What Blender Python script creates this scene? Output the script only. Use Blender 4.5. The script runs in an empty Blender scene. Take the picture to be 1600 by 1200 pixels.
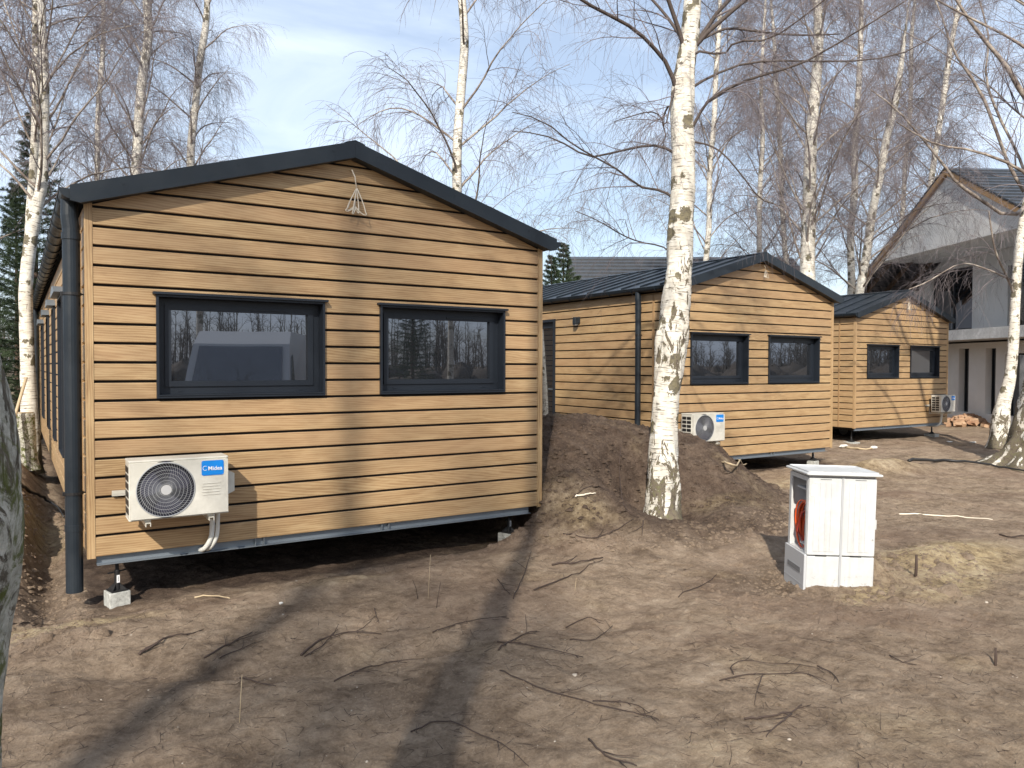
import bpy, math, random
import numpy as np
from mathutils import Matrix, Vector
sc = bpy.context.scene
C = sc.collection
rad = math.radians
PI = math.pi
# ------------------------------------------------------------------ camera
FPX, YAW, PITCH, ROLL, ZC = 1194.6, .5656, .0229, .0026, 1.817
Fv = np.array([math.sin(YAW)*math.cos(PITCH), math.cos(YAW)*math.cos(PITCH), -math.sin(PITCH)])
Rv = np.array([math.cos(YAW), -math.sin(YAW), 0.]); Uv = np.cross(Rv, Fv)
Rv, Uv = math.cos(ROLL)*Rv+math.sin(ROLL)*Uv, -math.sin(ROLL)*Rv+math.cos(ROLL)*Uv
CP = np.array([0, 0, ZC])
cam = bpy.data.cameras.new('camera'); co = bpy.data.objects.new('camera', cam); C.objects.link(co)
m = Matrix.Identity(4)
for i in range(3):
    m[i][0] = Rv[i]; m[i][1] = Uv[i]; m[i][2] = -Fv[i]; m[i][3] = CP[i]
co.matrix_world = m
cam.sensor_width = 36; cam.lens = 36*FPX/1600; cam.clip_end = 5000; cam.clip_start = .05
sc.camera = co
def atD(x, y, D):            # the point seen at photo pixel x, y, D metres along the view axis
    return CP+(Fv+Rv*(x-800)/FPX-Uv*(y-600)/FPX)*D
# ------------------------------------------------------------------ light
SUN_AZ, SUN_EL = rad(40), rad(35)
w = bpy.data.worlds.new('World'); sc.world = w; w.use_nodes = True
nt = w.node_tree; nt.nodes.clear()
def N(nt, t, **k):
    n = nt.nodes.new(t)
    for a, b in k.items():
        if a in n.inputs: n.inputs[a].default_value = b
        else: setattr(n, a, b)
    return n
def L(nt, a, b): nt.links.new(a, b)
sky = N(nt, 'ShaderNodeTexSky', sky_type='NISHITA', sun_disc=False, sun_elevation=SUN_EL, sun_rotation=SUN_AZ+PI)
sky.air_density = 1.1; sky.dust_density = 1.6; sky.ozone_density = 1.6
tc = N(nt, 'ShaderNodeTexCoord'); mp = N(nt, 'ShaderNodeMapping'); mp.inputs['Scale'].default_value = (1.3, 1.3, 4.5)
L(nt, tc.outputs['Generated'], mp.inputs[0])
cn = N(nt, 'ShaderNodeTexNoise'); cn.inputs['Scale'].default_value = 1.7; cn.inputs['Detail'].default_value = 9; cn.inputs['Roughness'].default_value = .55
cn.inputs['Distortion'].default_value = .5
L(nt, mp.outputs[0], cn.inputs['Vector'])
cr = N(nt, 'ShaderNodeMapRange'); cr.inputs['From Min'].default_value = .38; cr.inputs['From Max'].default_value = .68
cr.inputs['To Min'].default_value = .34; cr.inputs['To Max'].default_value = .92
L(nt, cn.outputs['Fac'], cr.inputs[0])
mx = N(nt, 'ShaderNodeMix', data_type='RGBA'); L(nt, cr.outputs[0], mx.inputs['Factor']); L(nt, sky.outputs[0], mx.inputs['A'])
mx.inputs['B'].default_value = (6.6, 7.5, 8.9, 1)
bg = N(nt, 'ShaderNodeBackground'); L(nt, mx.outputs['Result'], bg.inputs[0]); bg.inputs[1].default_value = .115
ow = N(nt, 'ShaderNodeOutputWorld'); L(nt, bg.outputs[0], ow.inputs[0])
sd = bpy.data.lights.new('sun', 'SUN'); sd.energy = 4.9; sd.angle = rad(1.0); sd.color = (1, .93, .82)
so = bpy.data.objects.new('sun', sd); C.objects.link(so)
SD = Vector((math.sin(SUN_AZ)*math.cos(SUN_EL), math.cos(SUN_AZ)*math.cos(SUN_EL), -math.sin(SUN_EL)))
so.rotation_euler = SD.to_track_quat('-Z', 'Y').to_euler(); so.location = (-10, -12, 15)
sc.view_settings.view_transform = 'Standard'; sc.view_settings.look = 'None'; sc.view_settings.exposure = 0.46; sc.view_settings.gamma = 1
sc.render.engine = 'CYCLES'
# ------------------------------------------------------------------ tagging
def tag(o, label=None, cat=None, group=None, kind=None):
    if label: o['label'] = label
    if cat: o['category'] = cat
    if group: o['group'] = group
    if kind: o['kind'] = kind
    return o
def thing(name, loc, rz=0, label=None, cat=None, group=None):
    o = bpy.data.objects.new(name, None); C.objects.link(o); o.location = loc; o.rotation_euler = (0, 0, rz)
    o.empty_display_size = .1
    return tag(o, label, cat, group)
def kids(o): return [c for c in bpy.data.objects if c.parent == o]
def copy_tree(o, parent=None):
    ks = kids(o)
    c = o.copy(); C.objects.link(c)
    if parent: c.parent = parent
    for k in ks: copy_tree(k, c)
    return c
# ------------------------------------------------------------------ mesh builder
SH = 0.0                      # how far a cabin's long sides are out of square (metres per metre)
class MB:
    def __init__(s): s.v = []; s.f = []; s.uv = []; s.mi = []; s.m = 0
    def face(s, idx, uv=None): s.f.append(tuple(idx)); s.uv.append(uv); s.mi.append(s.m)
    def poly(s, pts, uv=None):
        b = len(s.v); s.v += [tuple(p) for p in pts]; s.face(range(b, b+len(pts)), uv)
    def box(s, x0, x1, y0, y1, z0, z1, T=None):
        if x0 > x1: x0, x1 = x1, x0
        if y0 > y1: y0, y1 = y1, y0
        if z0 > z1: z0, z1 = z1, z0
        p = [(x, y, z) for z in (z0, z1) for x, y in ((x0, y0), (x1, y0), (x1, y1), (x0, y1))]
        if T: p = [T(*q) for q in p]
        b = len(s.v); s.v += p
        for q in ((0, 3, 2, 1), (4, 5, 6, 7), (0, 1, 5, 4), (1, 2, 6, 5), (2, 3, 7, 6), (3, 0, 4, 7)): s.face([b+i for i in q])
    def rbox(s, x0, x1, y0, y1, z0, z1, r=.01, seg=3, ax='y'):
        # box with rounded edges round one axis and small chamfers at the ends
        def ring(a0, a1, b0, b1, r):
            o = []
            for cx, cy, st in ((a1-r, b1-r, 0), (a0+r, b1-r, 1), (a0+r, b0+r, 2), (a1-r, b0+r, 3)):
                for k in range(seg+1):
                    t = (st+k/seg)*PI/2; o.append((cx+r*math.cos(t), cy+r*math.sin(t)))
            return o
        if ax == 'y': a0, a1, b0, b1, c0, c1 = x0, x1, z0, z1, y0, y1; P = lambda a, b, c: (a, c, b)
        elif ax == 'z': a0, a1, b0, b1, c0, c1 = x0, x1, y0, y1, z0, z1; P = lambda a, b, c: (a, b, c)
        else: a0, a1, b0, b1, c0, c1 = y0, y1, z0, z1, x0, x1; P = lambda a, b, c: (c, a, b)
        e = r*.4; rs = []
        for c, ins in ((c0, e), (c0+e, 0), (c1-e, 0), (c1, e)):
            rg = ring(a0+ins, a1-ins, b0+ins, b1-ins, r); b = len(s.v); s.v += [P(p[0], p[1], c) for p in rg]; rs.append(b)
        n = 4*(seg+1)
        for i in range(3):
            for k in range(n): s.face([rs[i]+k, rs[i]+(k+1) % n, rs[i+1]+(k+1) % n, rs[i+1]+k])
        s.face([rs[0]+k for k in range(n)][::-1]); s.face([rs[3]+k for k in range(n)])
    def prism(s, pts, T0, T1):     # a polygon (2D points) swept between two placements
        b = len(s.v); n = len(pts); s.v += [T0(*p) for p in pts]+[T1(*p) for p in pts]
        s.face([b+i for i in range(n)][::-1]); s.face([b+n+i for i in range(n)])
        for i in range(n): s.face([b+i, b+(i+1) % n, b+n+(i+1) % n, b+n+i])
    def cyl(s, a, c, r, k=12, r2=None, cap=True):
        s.tube([a, c], [r, r if r2 is None else r2], k, cap)
    def tube(s, pts, rr, k=8, cap=True):
        pts = [Vector(p) for p in pts]
        if not hasattr(rr, '__len__'): rr = [rr]*len(pts)
        rings = []; pn = None
        for i, p in enumerate(pts):
            t = (pts[min(i+1, len(pts)-1)]-pts[max(i-1, 0)]).normalized()
            if pn is None: pn = t.orthogonal().normalized()
            nn = (pn-t*pn.dot(t)); nn = nn.normalized() if nn.length > 1e-6 else t.orthogonal().normalized(); pn = nn
            bb = t.cross(nn); b = len(s.v); rings.append(b)
            for j in range(k):
                a = 2*PI*j/k; s.v.append(tuple(p+(nn*math.cos(a)+bb*math.sin(a))*rr[i]))
        for i in range(len(rings)-1):
            for j in range(k): s.face([rings[i]+j, rings[i]+(j+1) % k, rings[i+1]+(j+1) % k, rings[i+1]+j])
        if cap: s.face([rings[0]+j for j in range(k)][::-1]); s.face([rings[-1]+j for j in range(k)])
    def ring(s, c, R, r, k=40, q=6, ax='y', a0=0, a1=2*PI):
        pts = []; full = abs(a1-a0-2*PI) < 1e-6
        for i in range(k+1):
            a = a0+(a1-a0)*i/k; x, z = R*math.cos(a), R*math.sin(a)
            pts.append((c[0]+x, c[1], c[2]+z) if ax == 'y' else ((c[0]+x, c[1]+z, c[2]) if ax == 'z' else (c[0], c[1]+x, c[2]+z)))
        s.tube(pts, r, q, not full)
    def build(s, name, mats, parent=None, smooth=False, sh=None):
        me = bpy.data.meshes.new(name); k = SH if sh is None else sh
        vv = [(x+k*y, y, z) for x, y, z in s.v] if k else s.v
        me.from_pydata(vv, [], s.f)
        mats = mats if isinstance(mats, (list, tuple)) else [mats]
        for q in mats: me.materials.append(q)
        if any(s.mi): me.polygons.foreach_set('material_index', s.mi)
        if any(u is not None for u in s.uv):
            uvl = me.uv_layers.new(name='UVMap'); k2 = 0; d = uvl.data
            for u in s.uv:
                if u: pass
            flat = []
            for f, u in zip(s.f, s.uv):
                flat += [c for p in (u if u else [(0, 0)]*len(f)) for c in p]
            d.foreach_set('uv', flat)
        if smooth: me.polygons.foreach_set('use_smooth', [True]*len(s.f))
        me.update(); o = bpy.data.objects.new(name, me); C.objects.link(o)
        if parent: o.parent = parent
        return o
def np_mesh(name, V, Q, mats, parent=None, smooth=True, mi=None, uv=None, tri=False, col=None, attr='soil'):
    me = bpy.data.meshes.new(name); k = Q.shape[1]
    me.vertices.add(len(V)); me.vertices.foreach_set('co', V.astype(np.float32).ravel())
    me.loops.add(Q.size); me.loops.foreach_set('vertex_index', Q.astype(np.int32).ravel())
    me.polygons.add(len(Q)); me.polygons.foreach_set('loop_start', np.arange(0, Q.size, k, dtype=np.int32))
    me.polygons.foreach_set('loop_total', np.full(len(Q), k, dtype=np.int32))
    for q in (mats if isinstance(mats, (list, tuple)) else [mats]): me.materials.append(q)
    if mi is not None: me.polygons.foreach_set('material_index', mi.astype(np.int32))
    if smooth: me.polygons.foreach_set('use_smooth', np.ones(len(Q), dtype=bool))
    if uv is not None:
        l = me.uv_layers.new(name='UVMap'); l.data.foreach_set('uv', uv.astype(np.float32).ravel())
    if col is not None:
        a = me.color_attributes.new(attr, 'FLOAT_COLOR', 'POINT'); a.data.foreach_set('color', col.astype(np.float32).ravel())
    me.update(calc_edges=True); o = bpy.data.objects.new(name, me); C.objects.link(o)
    if parent: o.parent = parent
    return o
# ------------------------------------------------------------------ materials
MATS = {}
def mat(name, col=(.5, .5, .5), rough=.6, metal=0, spec=.5, build=None):
    if name in MATS: return MATS[name]
    m = bpy.data.materials.new(name); m.use_nodes = True; nt = m.node_tree; b = nt.nodes['Principled BSDF']
    b.inputs['Base Color'].default_value = (*col, 1); b.inputs['Roughness'].default_value = rough
    b.inputs['Metallic'].default_value = metal; b.inputs['Specular IOR Level'].default_value = spec
    if build: build(nt, b)
    MATS[name] = m; return m
def noise(nt, vec, scale, detail=4, rough=.55, dist=0):
    n = N(nt, 'ShaderNodeTexNoise'); n.inputs['Scale'].default_value = scale; n.inputs['Detail'].default_value = detail
    n.inputs['Roughness'].default_value = rough; n.inputs['Distortion'].default_value = dist
    if vec: L(nt, vec, n.inputs['Vector'])
    return n.outputs['Fac']
def ramp(nt, fac, stops):
    r = N(nt, 'ShaderNodeValToRGB'); e = r.color_ramp.elements
    while len(e) < len(stops): e.new(.5)
    for q, (p, c) in zip(e, stops): q.position = p; q.color = (*c, 1) if hasattr(c, '__len__') else (c, c, c, 1)
    L(nt, fac, r.inputs[0]); return r.outputs[0]
def mixc(nt, f, a, b, mode='MIX'):
    x = N(nt, 'ShaderNodeMix', data_type='RGBA', blend_type=mode)
    for s, v in (('Factor', f), ('A', a), ('B', b)):
        if hasattr(v, 'is_output'): L(nt, v, x.inputs[s])
        elif s == 'Factor': x.inputs[s].default_value = v
        else: x.inputs[s].default_value = (*v, 1)
    return x.outputs['Result']
def bump(nt, b, h, strength, dist=.01):
    n = N(nt, 'ShaderNodeBump'); n.inputs['Strength'].default_value = strength; n.inputs['Distance'].default_value = dist
    L(nt, h, n.inputs['Height']); L(nt, n.outputs[0], b.inputs['Normal'])
def mapping(nt, src, scale, loc=(0, 0, 0)):
    q = N(nt, 'ShaderNodeMapping'); q.inputs['Scale'].default_value = scale; q.inputs['Location'].default_value = loc; L(nt, src, q.inputs[0]); return q.outputs[0]
def mathn(nt, op, a, b=None, clamp=False):
    x = N(nt, 'ShaderNodeMath', operation=op, use_clamp=clamp)
    for i, v in enumerate((a, b)):
        if v is None: continue
        if hasattr(v, 'is_output'): L(nt, v, x.inputs[i])
        else: x.inputs[i].default_value = v
    return x.outputs[0]
def sub(nt, b, out): L(nt, out, b.inputs['Base Color'])
def b_wood(nt, b):
    uv = N(nt, 'ShaderNodeUVMap').outputs[0]
    g1 = noise(nt, mapping(nt, uv, (1.0, 9, 1)), 2.2, 6, .58, 1.3)
    g2 = noise(nt, mapping(nt, uv, (3.0, 90, 1)), 1.6, 4, .6, .2)
    g3 = noise(nt, mapping(nt, uv, (.9, 5, 1)), 1.5, 3, .5, 1.8)
    wv = N(nt, 'ShaderNodeTexWave', wave_type='RINGS', rings_direction='Z'); wv.inputs['Scale'].default_value = 1.3
    wv.inputs['Distortion'].default_value = 5; wv.inputs['Detail'].default_value = 3; wv.inputs['Detail Scale'].default_value = 1.2
    L(nt, mapping(nt, uv, (1.6, 13, 1)), wv.inputs['Vector'])
    f = mathn(nt, 'ADD', mathn(nt, 'MULTIPLY', g1, .55), mathn(nt, 'MULTIPLY', g2, .14))
    f = mathn(nt, 'ADD', f, mathn(nt, 'MULTIPLY', wv.outputs['Fac'], .17))
    f = mathn(nt, 'ADD', f, mathn(nt, 'MULTIPLY', g3, .28))
    c = ramp(nt, f, [(.34, (.195, .115, .050)), (.50, (.305, .194, .092)), (.62, (.390, .265, .134)), (.80, (.46, .33, .18))])
    hue = noise(nt, mapping(nt, uv, (.25, 1.3, 1)), 1.0, 2)
    c = mixc(nt, ramp(nt, hue, [(.35, 0.0), (.7, .5)]), c, (.36, .22, .12))
    sub(nt, b, c)
    bump(nt, b, g2, .15, .003)
def b_dark(nt, b):
    o = N(nt, 'ShaderNodeTexCoord').outputs['Object']
    n = noise(nt, o, 2.5, 5, .6); sub(nt, b, mixc(nt, ramp(nt, n, [(.35, 0.), (.75, 1.)]), (.011, .016, .022), (.019, .025, .032)))
    L(nt, ramp(nt, noise(nt, o, 9, 4), [(.3, .34), (.7, .52)]), b.inputs['Roughness'])
def b_white(c1, c2, sc_=14):
    def f(nt, b):
        o = N(nt, 'ShaderNodeTexCoord').outputs['Object']
        n = noise(nt, o, sc_*.3, 6, .65); n2 = noise(nt, o, sc_, 5, .7)
        sub(nt, b, mixc(nt, ramp(nt, mathn(nt, 'MULTIPLY', n, n2), [(.2, 0.), (.42, 1.)]), c1, c2))
    return f
def b_cab(nt, b):
    b_white((.46, .47, .47), (.57, .585, .59), 10)(nt, b)
    o = N(nt, 'ShaderNodeTexCoord').outputs['Object']; z = N(nt, 'ShaderNodeSeparateXYZ'); L(nt, o, z.inputs[0])
    src = b.inputs['Base Color'].links[0].from_socket
    splash = mathn(nt, 'ADD', noise(nt, o, 16, 6, .75), mathn(nt, 'MULTIPLY', ramp(nt, z.outputs['Z'], [(.03, .35), (.10, .12), (.3, .0)]), 1.0))
    c = mixc(nt, ramp(nt, splash, [(.66, 0.), (.80, .75)]), src, (.20, .15, .10))
    st = noise(nt, mapping(nt, o, (14, 14, .9)), 1.5, 4, .6)
    c = mixc(nt, ramp(nt, st, [(.52, 0.), (.75, .35)]), c, (.36, .34, .30)); sub(nt, b, c)
def b_birch(lower, band=0.):
    def f(nt, b):
        uv = N(nt, 'ShaderNodeUVMap').outputs[0]; o = N(nt, 'ShaderNodeTexCoord').outputs['Object']
        zs = N(nt, 'ShaderNodeSeparateXYZ'); L(nt, o, zs.inputs[0])
        base = ramp(nt, noise(nt, o, 7, 6, .6), [(.3, (.46, .42, .36)), (.55, (.64, .61, .54)), (.75, (.75, .73, .68))])
        peel = noise(nt, mapping(nt, uv, (2.2, 26, 1)), 1.4, 5, .65, .4)          # fine horizontal peeling
        base = mixc(nt, ramp(nt, peel, [(.50, 0.), (.66, .55)]), base, (.36, .31, .24))
        lent = noise(nt, mapping(nt, uv, (7, 60, 1)), 1.0, 3, .6, .3)              # dark dashes
        base = mixc(nt, ramp(nt, lent, [(.575, 0.), (.63, .85)]), base, (.07, .055, .04))
        di = noise(nt, mapping(nt, uv, (5.2, 4.6, 1)), 1.0, 5, .62, .8)            # dark torn diamonds
        vo = N(nt, 'ShaderNodeTexVoronoi'); vo.inputs['Scale'].default_value = 1.0
        wob = mathn(nt, 'MULTIPLY', mathn(nt, 'SUBTRACT', noise(nt, o, 14, 5, .7), .5), .9)
        L(nt, mapping(nt, uv, (5.6, 4.4, 1)), vo.inputs['Vector'])
        vd = mathn(nt, 'ADD', vo.outputs['Distance'], wob); vs = N(nt, 'ShaderNodeSeparateColor'); L(nt, vo.outputs['Color'], vs.inputs[0])
        eye = mathn(nt, 'LESS_THAN', vd, mathn(nt, 'MULTIPLY', vs.outputs['Red'], .46))
        dm = mathn(nt, 'MAXIMUM', ramp(nt, di, [(.60, 0.), (.66, .95)]), eye)
        base = mixc(nt, mathn(nt, 'MULTIPLY', dm, .9), base, ramp(nt, noise(nt, o, 24, 4, .7), [(.35, (.045, .035, .024)), (.6, (.13, .11, .055)), (.75, (.25, .20, .13))]))
        hz = ramp(nt, mathn(nt, 'DIVIDE', zs.outputs['Z'], lower), [(.0, .85), (.45, .6), (1., 0.)])
        lo = noise(nt, mapping(nt, uv, (9.5, 2.3, 1)), 1.0, 6, .7, 1.2)
        if band:
            bz = ramp(nt, mathn(nt, 'DIVIDE', zs.outputs['Z'], 8.), [(.14, 0.), (.24, band), (.36, band*.8), (.46, 0.)]); hz = mathn(nt, 'MAXIMUM', hz, bz)
        lm = mathn(nt, 'GREATER_THAN', mathn(nt, 'ADD', lo, mathn(nt, 'MULTIPLY', hz, .28)), .66)
        rough = ramp(nt, noise(nt, o, 26, 5, .7), [(.3, (.045, .035, .026)), (.5, (.14, .115, .085)), (.64, (.12, .115, .055)), (.78, (.34, .31, .25))])
        c = mixc(nt, lm, base, rough)
        sub(nt, b, c)
        h = mathn(nt, 'ADD', mathn(nt, 'MULTIPLY', noise(nt, o, 30, 6, .7), .5), mathn(nt, 'MULTIPLY', mathn(nt, 'MAXIMUM', lm, dm), -.8))
        bump(nt, b, h, .8, .012)
    return f
def b_moss(nt, b):
    uv = N(nt, 'ShaderNodeUVMap').outputs[0]; o = N(nt, 'ShaderNodeTexCoord').outputs['Object']
    pl = noise(nt, mapping(nt, uv, (14, 9, 1)), 1.6, 8, .74, 1.6)
    c = ramp(nt, noise(nt, o, 40, 6, .7), [(.3, (.24, .23, .19)), (.5, (.44, .43, .37)), (.7, (.68, .67, .60))])
    dk = ramp(nt, noise(nt, o, 33, 5, .7), [(.3, (.06, .052, .04)), (.6, (.15, .13, .10))])
    c = mixc(nt, ramp(nt, pl, [(.51, 0.), (.57, 1.)]), c, dk)
    ms = noise(nt, o, 13, 8, .72, .8)
    c = mixc(nt, ramp(nt, ms, [(.5, 0.), (.58, .9)]), c, (.10, .115, .028))
    sub(nt, b, c); bump(nt, b, mathn(nt, 'ADD', pl, noise(nt, o, 70, 8, .75)), .8, .010)
def b_twig(nt, b):
    o = N(nt, 'ShaderNodeTexCoord').outputs['Object']
    sub(nt, b, ramp(nt, noise(nt, o, .9, 3), [(.3, (.115, .096, .100)), (.6, (.20, .172, .178)), (.8, (.27, .23, .215))]))
def b_limb(nt, b):
    o = N(nt, 'ShaderNodeTexCoord').outputs['Object']
    sub(nt, b, ramp(nt, noise(nt, o, 5, 6, .7), [(.35, (.08, .062, .052)), (.5, (.22, .18, .15)), (.7, (.48, .44, .38))]))
def b_soil(nt, b):
    ob = N(nt, 'ShaderNodeTexCoord').outputs['Object']
    at = N(nt, 'ShaderNodeAttribute', attribute_name='soil'); sp = N(nt, 'ShaderNodeSeparateColor'); L(nt, at.outputs['Color'], sp.inputs[0])
    n0 = noise(nt, ob, .45, 5, .6, .4); n1 = noise(nt, ob, 2.1, 8, .68, .5); n2 = noise(nt, ob, 11, 8, .72); n3 = noise(nt, ob, 48, 7, .8)
    n4 = noise(nt, mapping(nt, ob, (.5, 3.5, 1)), 1.6, 6, .7, .8)
    f = mathn(nt, 'ADD', mathn(nt, 'MULTIPLY', n1, .38), mathn(nt, 'MULTIPLY', n2, .34))
    f = mathn(nt, 'ADD', f, mathn(nt, 'MULTIPLY', n3, .22)); f = mathn(nt, 'ADD', f, mathn(nt, 'MULTIPLY', n4, .14))
    f = mathn(nt, 'ADD', mathn(nt, 'MULTIPLY', mathn(nt, 'SUBTRACT', f, .54), 1.5), .5)
    dry = ramp(nt, f, [(.22, (.060, .041, .028)), (.38, (.175, .126, .087)), (.52, (.305, .230, .163)), (.74, (.50, .40, .30))])
    red = mixc(nt, ramp(nt, n0, [(.48, 0.), (.66, .45)]), dry, (.190, .122, .090))
    moist_shade = ramp(nt, f, [(.28, (.030, .020, .015)), (.46, (.084, .058, .043)), (.60, (.150, .108, .080)), (.75, (.25, .185, .138))])
    c = mixc(nt, sp.outputs['Red'], red, moist_shade)
    sand = ramp(nt, f, [(.34, (.20, .145, .075)), (.48, (.42, .32, .18)), (.66, (.60, .50, .33))])
    sm = mathn(nt, 'MULTIPLY', sp.outputs['Green'], mathn(nt, 'ADD', mathn(nt, 'MULTIPLY', n2, 2.2), -.35), True)
    c = mixc(nt, sm, c, sand)
    grit = noise(nt, ob, 95, 2, .5)
    c = mixc(nt, ramp(nt, grit, [(.70, 0.), (.76, .8)]), c, (.48, .41, .32))
    c = mixc(nt, ramp(nt, noise(nt, ob, 38, 5, .8, 1.5), [(.26, .85), (.36, 0.)]), c, (.035, .024, .018))
    sub(nt, b, c)
    h = mathn(nt, 'ADD', mathn(nt, 'MULTIPLY', n2, 1.0), mathn(nt, 'MULTIPLY', n3, .7))
    bump(nt, b, h, 1.0, .045)
def b_concrete(nt, b):
    o = N(nt, 'ShaderNodeTexCoord').outputs['Object']
    sub(nt, b, ramp(nt, noise(nt, o, 25, 7, .75), [(.3, (.20, .20, .185)), (.55, (.40, .40, .37)), (.75, (.55, .55, .52))]))
    bump(nt, b, noise(nt, o, 90, 4), .5, .004)
def b_render(nt, b):
    o = N(nt, 'ShaderNodeTexCoord').outputs['Object']
    sub(nt, b, ramp(nt, noise(nt, o, .9, 7, .7), [(.3, (.66, .65, .63)), (.6, (.74, .73, .71)), (.8, (.79, .78, .76))]))
    bump(nt, b, noise(nt, o, 60, 3), .2, .004)
def b_glass(nt, b):
    o = N(nt, 'ShaderNodeTexCoord').outputs['Object']
    gl = N(nt, 'ShaderNodeBsdfGlossy'); gl.inputs['Roughness'].default_value = .0; gl.inputs['Color'].default_value = (.86, .9, 1, 1)
    bump(nt, gl, noise(nt, o, 1.6, 2), .03, .01)
    mxs = N(nt, 'ShaderNodeMixShader'); mxs.inputs[0].default_value = .17
    out = nt.nodes['Material Output']; L(nt, b.outputs[0], mxs.inputs[1]); L(nt, gl.outputs[0], mxs.inputs[2]); L(nt, mxs.outputs[0], out.inputs[0])
def b_tile(nt, b):
    o = N(nt, 'ShaderNodeTexCoord').outputs['Object']
    sub(nt, b, ramp(nt, noise(nt, o, 4, 5, .7), [(.3, (.016, .018, .022)), (.7, (.035, .038, .043))]))
def b_needle(nt, b):
    o = N(nt, 'ShaderNodeTexCoord').outputs['Object']
    sub(nt, b, ramp(nt, noise(nt, o, 2.2, 5, .7), [(.3, (.018, .030, .015)), (.55, (.045, .070, .034)), (.75, (.090, .12, .065))]))
WOOD = mat('oak_siding', (.4, .25, .12), .55, build=b_wood)
DARK = mat('anthracite_metal', (.03, .04, .05), .42, .0, .35, b_dark)
FRAME = mat('anthracite_frame', (.013, .017, .024), .42, 0, .35)
BACK = mat('black_membrane', (.006, .005, .005), .9)
GLASS = mat('dark_window_glass', (.012, .014, .017), .05, build=b_glass)
STEEL = mat('galvanised_steel', (.22, .25, .28), .5, .6)
BLACK = mat('black_steel', (.012, .012, .013), .45)
WPL = mat('cream_enamel', (.7, .68, .6), .38, build=b_white((.50, .48, .42), (.64, .62, .555), 6))
GRILL = mat('grille_grey', (.30, .31, .32), .4)
FAN = mat('fan_dark', (.018, .018, .028), .25)
BLUE = mat('badge_blue', (.005, .20, .62), .35)
WHITE = mat('white_print', (.8, .8, .8), .5)
CABW = mat('cabinet_white', (.72, .74, .75), .42, build=b_cab)
CABG = mat('cabinet_grey', (.42, .43, .44), .5)
ORANGE = mat('orange_cable', (.62, .09, .02), .45)
CABLE = mat('pale_cable', (.62, .56, .46), .5)
CONC = mat('grey_concrete', build=b_concrete, rough=.9)
SOIL = mat('bare_soil', rough=.95, spec=.15, build=b_soil)
BIRCH = mat('birch_bark', rough=.75, spec=.25, build=b_birch(1.25, .42))
BIRCHR = mat('birch_bark_rough', rough=.85, spec=.2, build=b_birch(4.5))
BIRCHF = mat('birch_bark_far', rough=.75, spec=.25, build=b_birch(1.3))
MOSS = mat('mossy_bark', rough=.9, spec=.15, build=b_moss)
LIMBD = mat('dark_birch_limb', (.075, .058, .05), .7, 0, .3)
TWIG = mat('birch_twig', rough=.6, spec=.3, build=b_twig)
LIMB = mat('birch_limb', rough=.7, spec=.3, build=b_limb)
NEED = mat('spruce_needle', rough=.7, spec=.25, build=b_needle)
TRUNKD = mat('spruce_bark', (.09, .06, .045), .9)
REND = mat('white_render', build=b_render, rough=.9)
TILE = mat('black_roof_tile', rough=.35, build=b_tile)
RAFT = mat('raw_timber', (.36, .22, .11), .7)
STICK = mat('dead_wood', (.05, .032, .024), .85)
STICKL = mat('pale_wood', (.42, .33, .21), .8)
RUBBER = mat('black_pipe', (.012, .012, .013), .5)
BRICK = mat('broken_brick', rough=.9, build=lambda nt, b: sub(nt, b, ramp(nt, noise(nt, N(nt, 'ShaderNodeTexCoord').outputs['Object'], 4, 4), [(.3, (.28, .15, .09)), (.6, (.40, .26, .16)), (.8, (.48, .38, .27))])))
# ------------------------------------------------------------------ terrain function
_r = np.random.RandomState(5); _T = _r.rand(256, 256)
def vnoise(x, y):
    xi = np.floor(x).astype(int); yi = np.floor(y).astype(int); fx = x-xi; fy = y-yi
    fx = fx*fx*(3-2*fx); fy = fy*fy*(3-2*fy)
    g = lambda a, b: _T[a % 256, b % 256]
    return (g(xi, yi)*(1-fx)+g(xi+1, yi)*fx)*(1-fy)+(g(xi, yi+1)*(1-fx)+g(xi+1, yi+1)*fx)*fy-.5
def fbm(x, y, o=4, s=1.):
    r = 0; a = 1.
    for i in range(o):
        r = r+a*vnoise(x*s+i*17.3, y*s+i*9.7+x*.31*s); a *= .52; s *= 2.03
    return r
def sst(a, b, x): t = np.clip((x-a)/(b-a), 0, 1); return t*t*(3-2*t)
def mound(x, y):
    dx, dy = x-5.95, y-8.25
    a = 1.18*np.exp(-(np.hypot(dx/1.62, dy/1.72))**2.4)
    b = .90*np.exp(-(np.hypot((x-7.15)/1.30, (y-7.55)/1.15))**2.3)
    c = .66*np.exp(-(np.hypot((x-5.2)/.85, (y-6.9)/.85))**2.2)
    d = .80*np.exp(-(np.hypot((x-7.6)/1.2, (y-10.0)/1.9))**2)
    s = (a**3+b**3+c**3+d**3)**(1/3)+.13*np.exp(-(np.hypot((x-6.5)/1.9, (y-6.2)/1.05))**4)
    return s
def houses_mask(x, y):      # 1 under the cabins
    m1 = sst(.30, .45, x)*(1-sst(4.50, 4.62, x))*sst(6.55, 6.75, y)
    m2 = sst(8.5, 8.66, x)*(1-sst(12.6, 12.9, x))*sst(8.7, 8.9, y)
    return np.maximum(m1, m2)
T1X, T1Y = 6.12, 6.42
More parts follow.
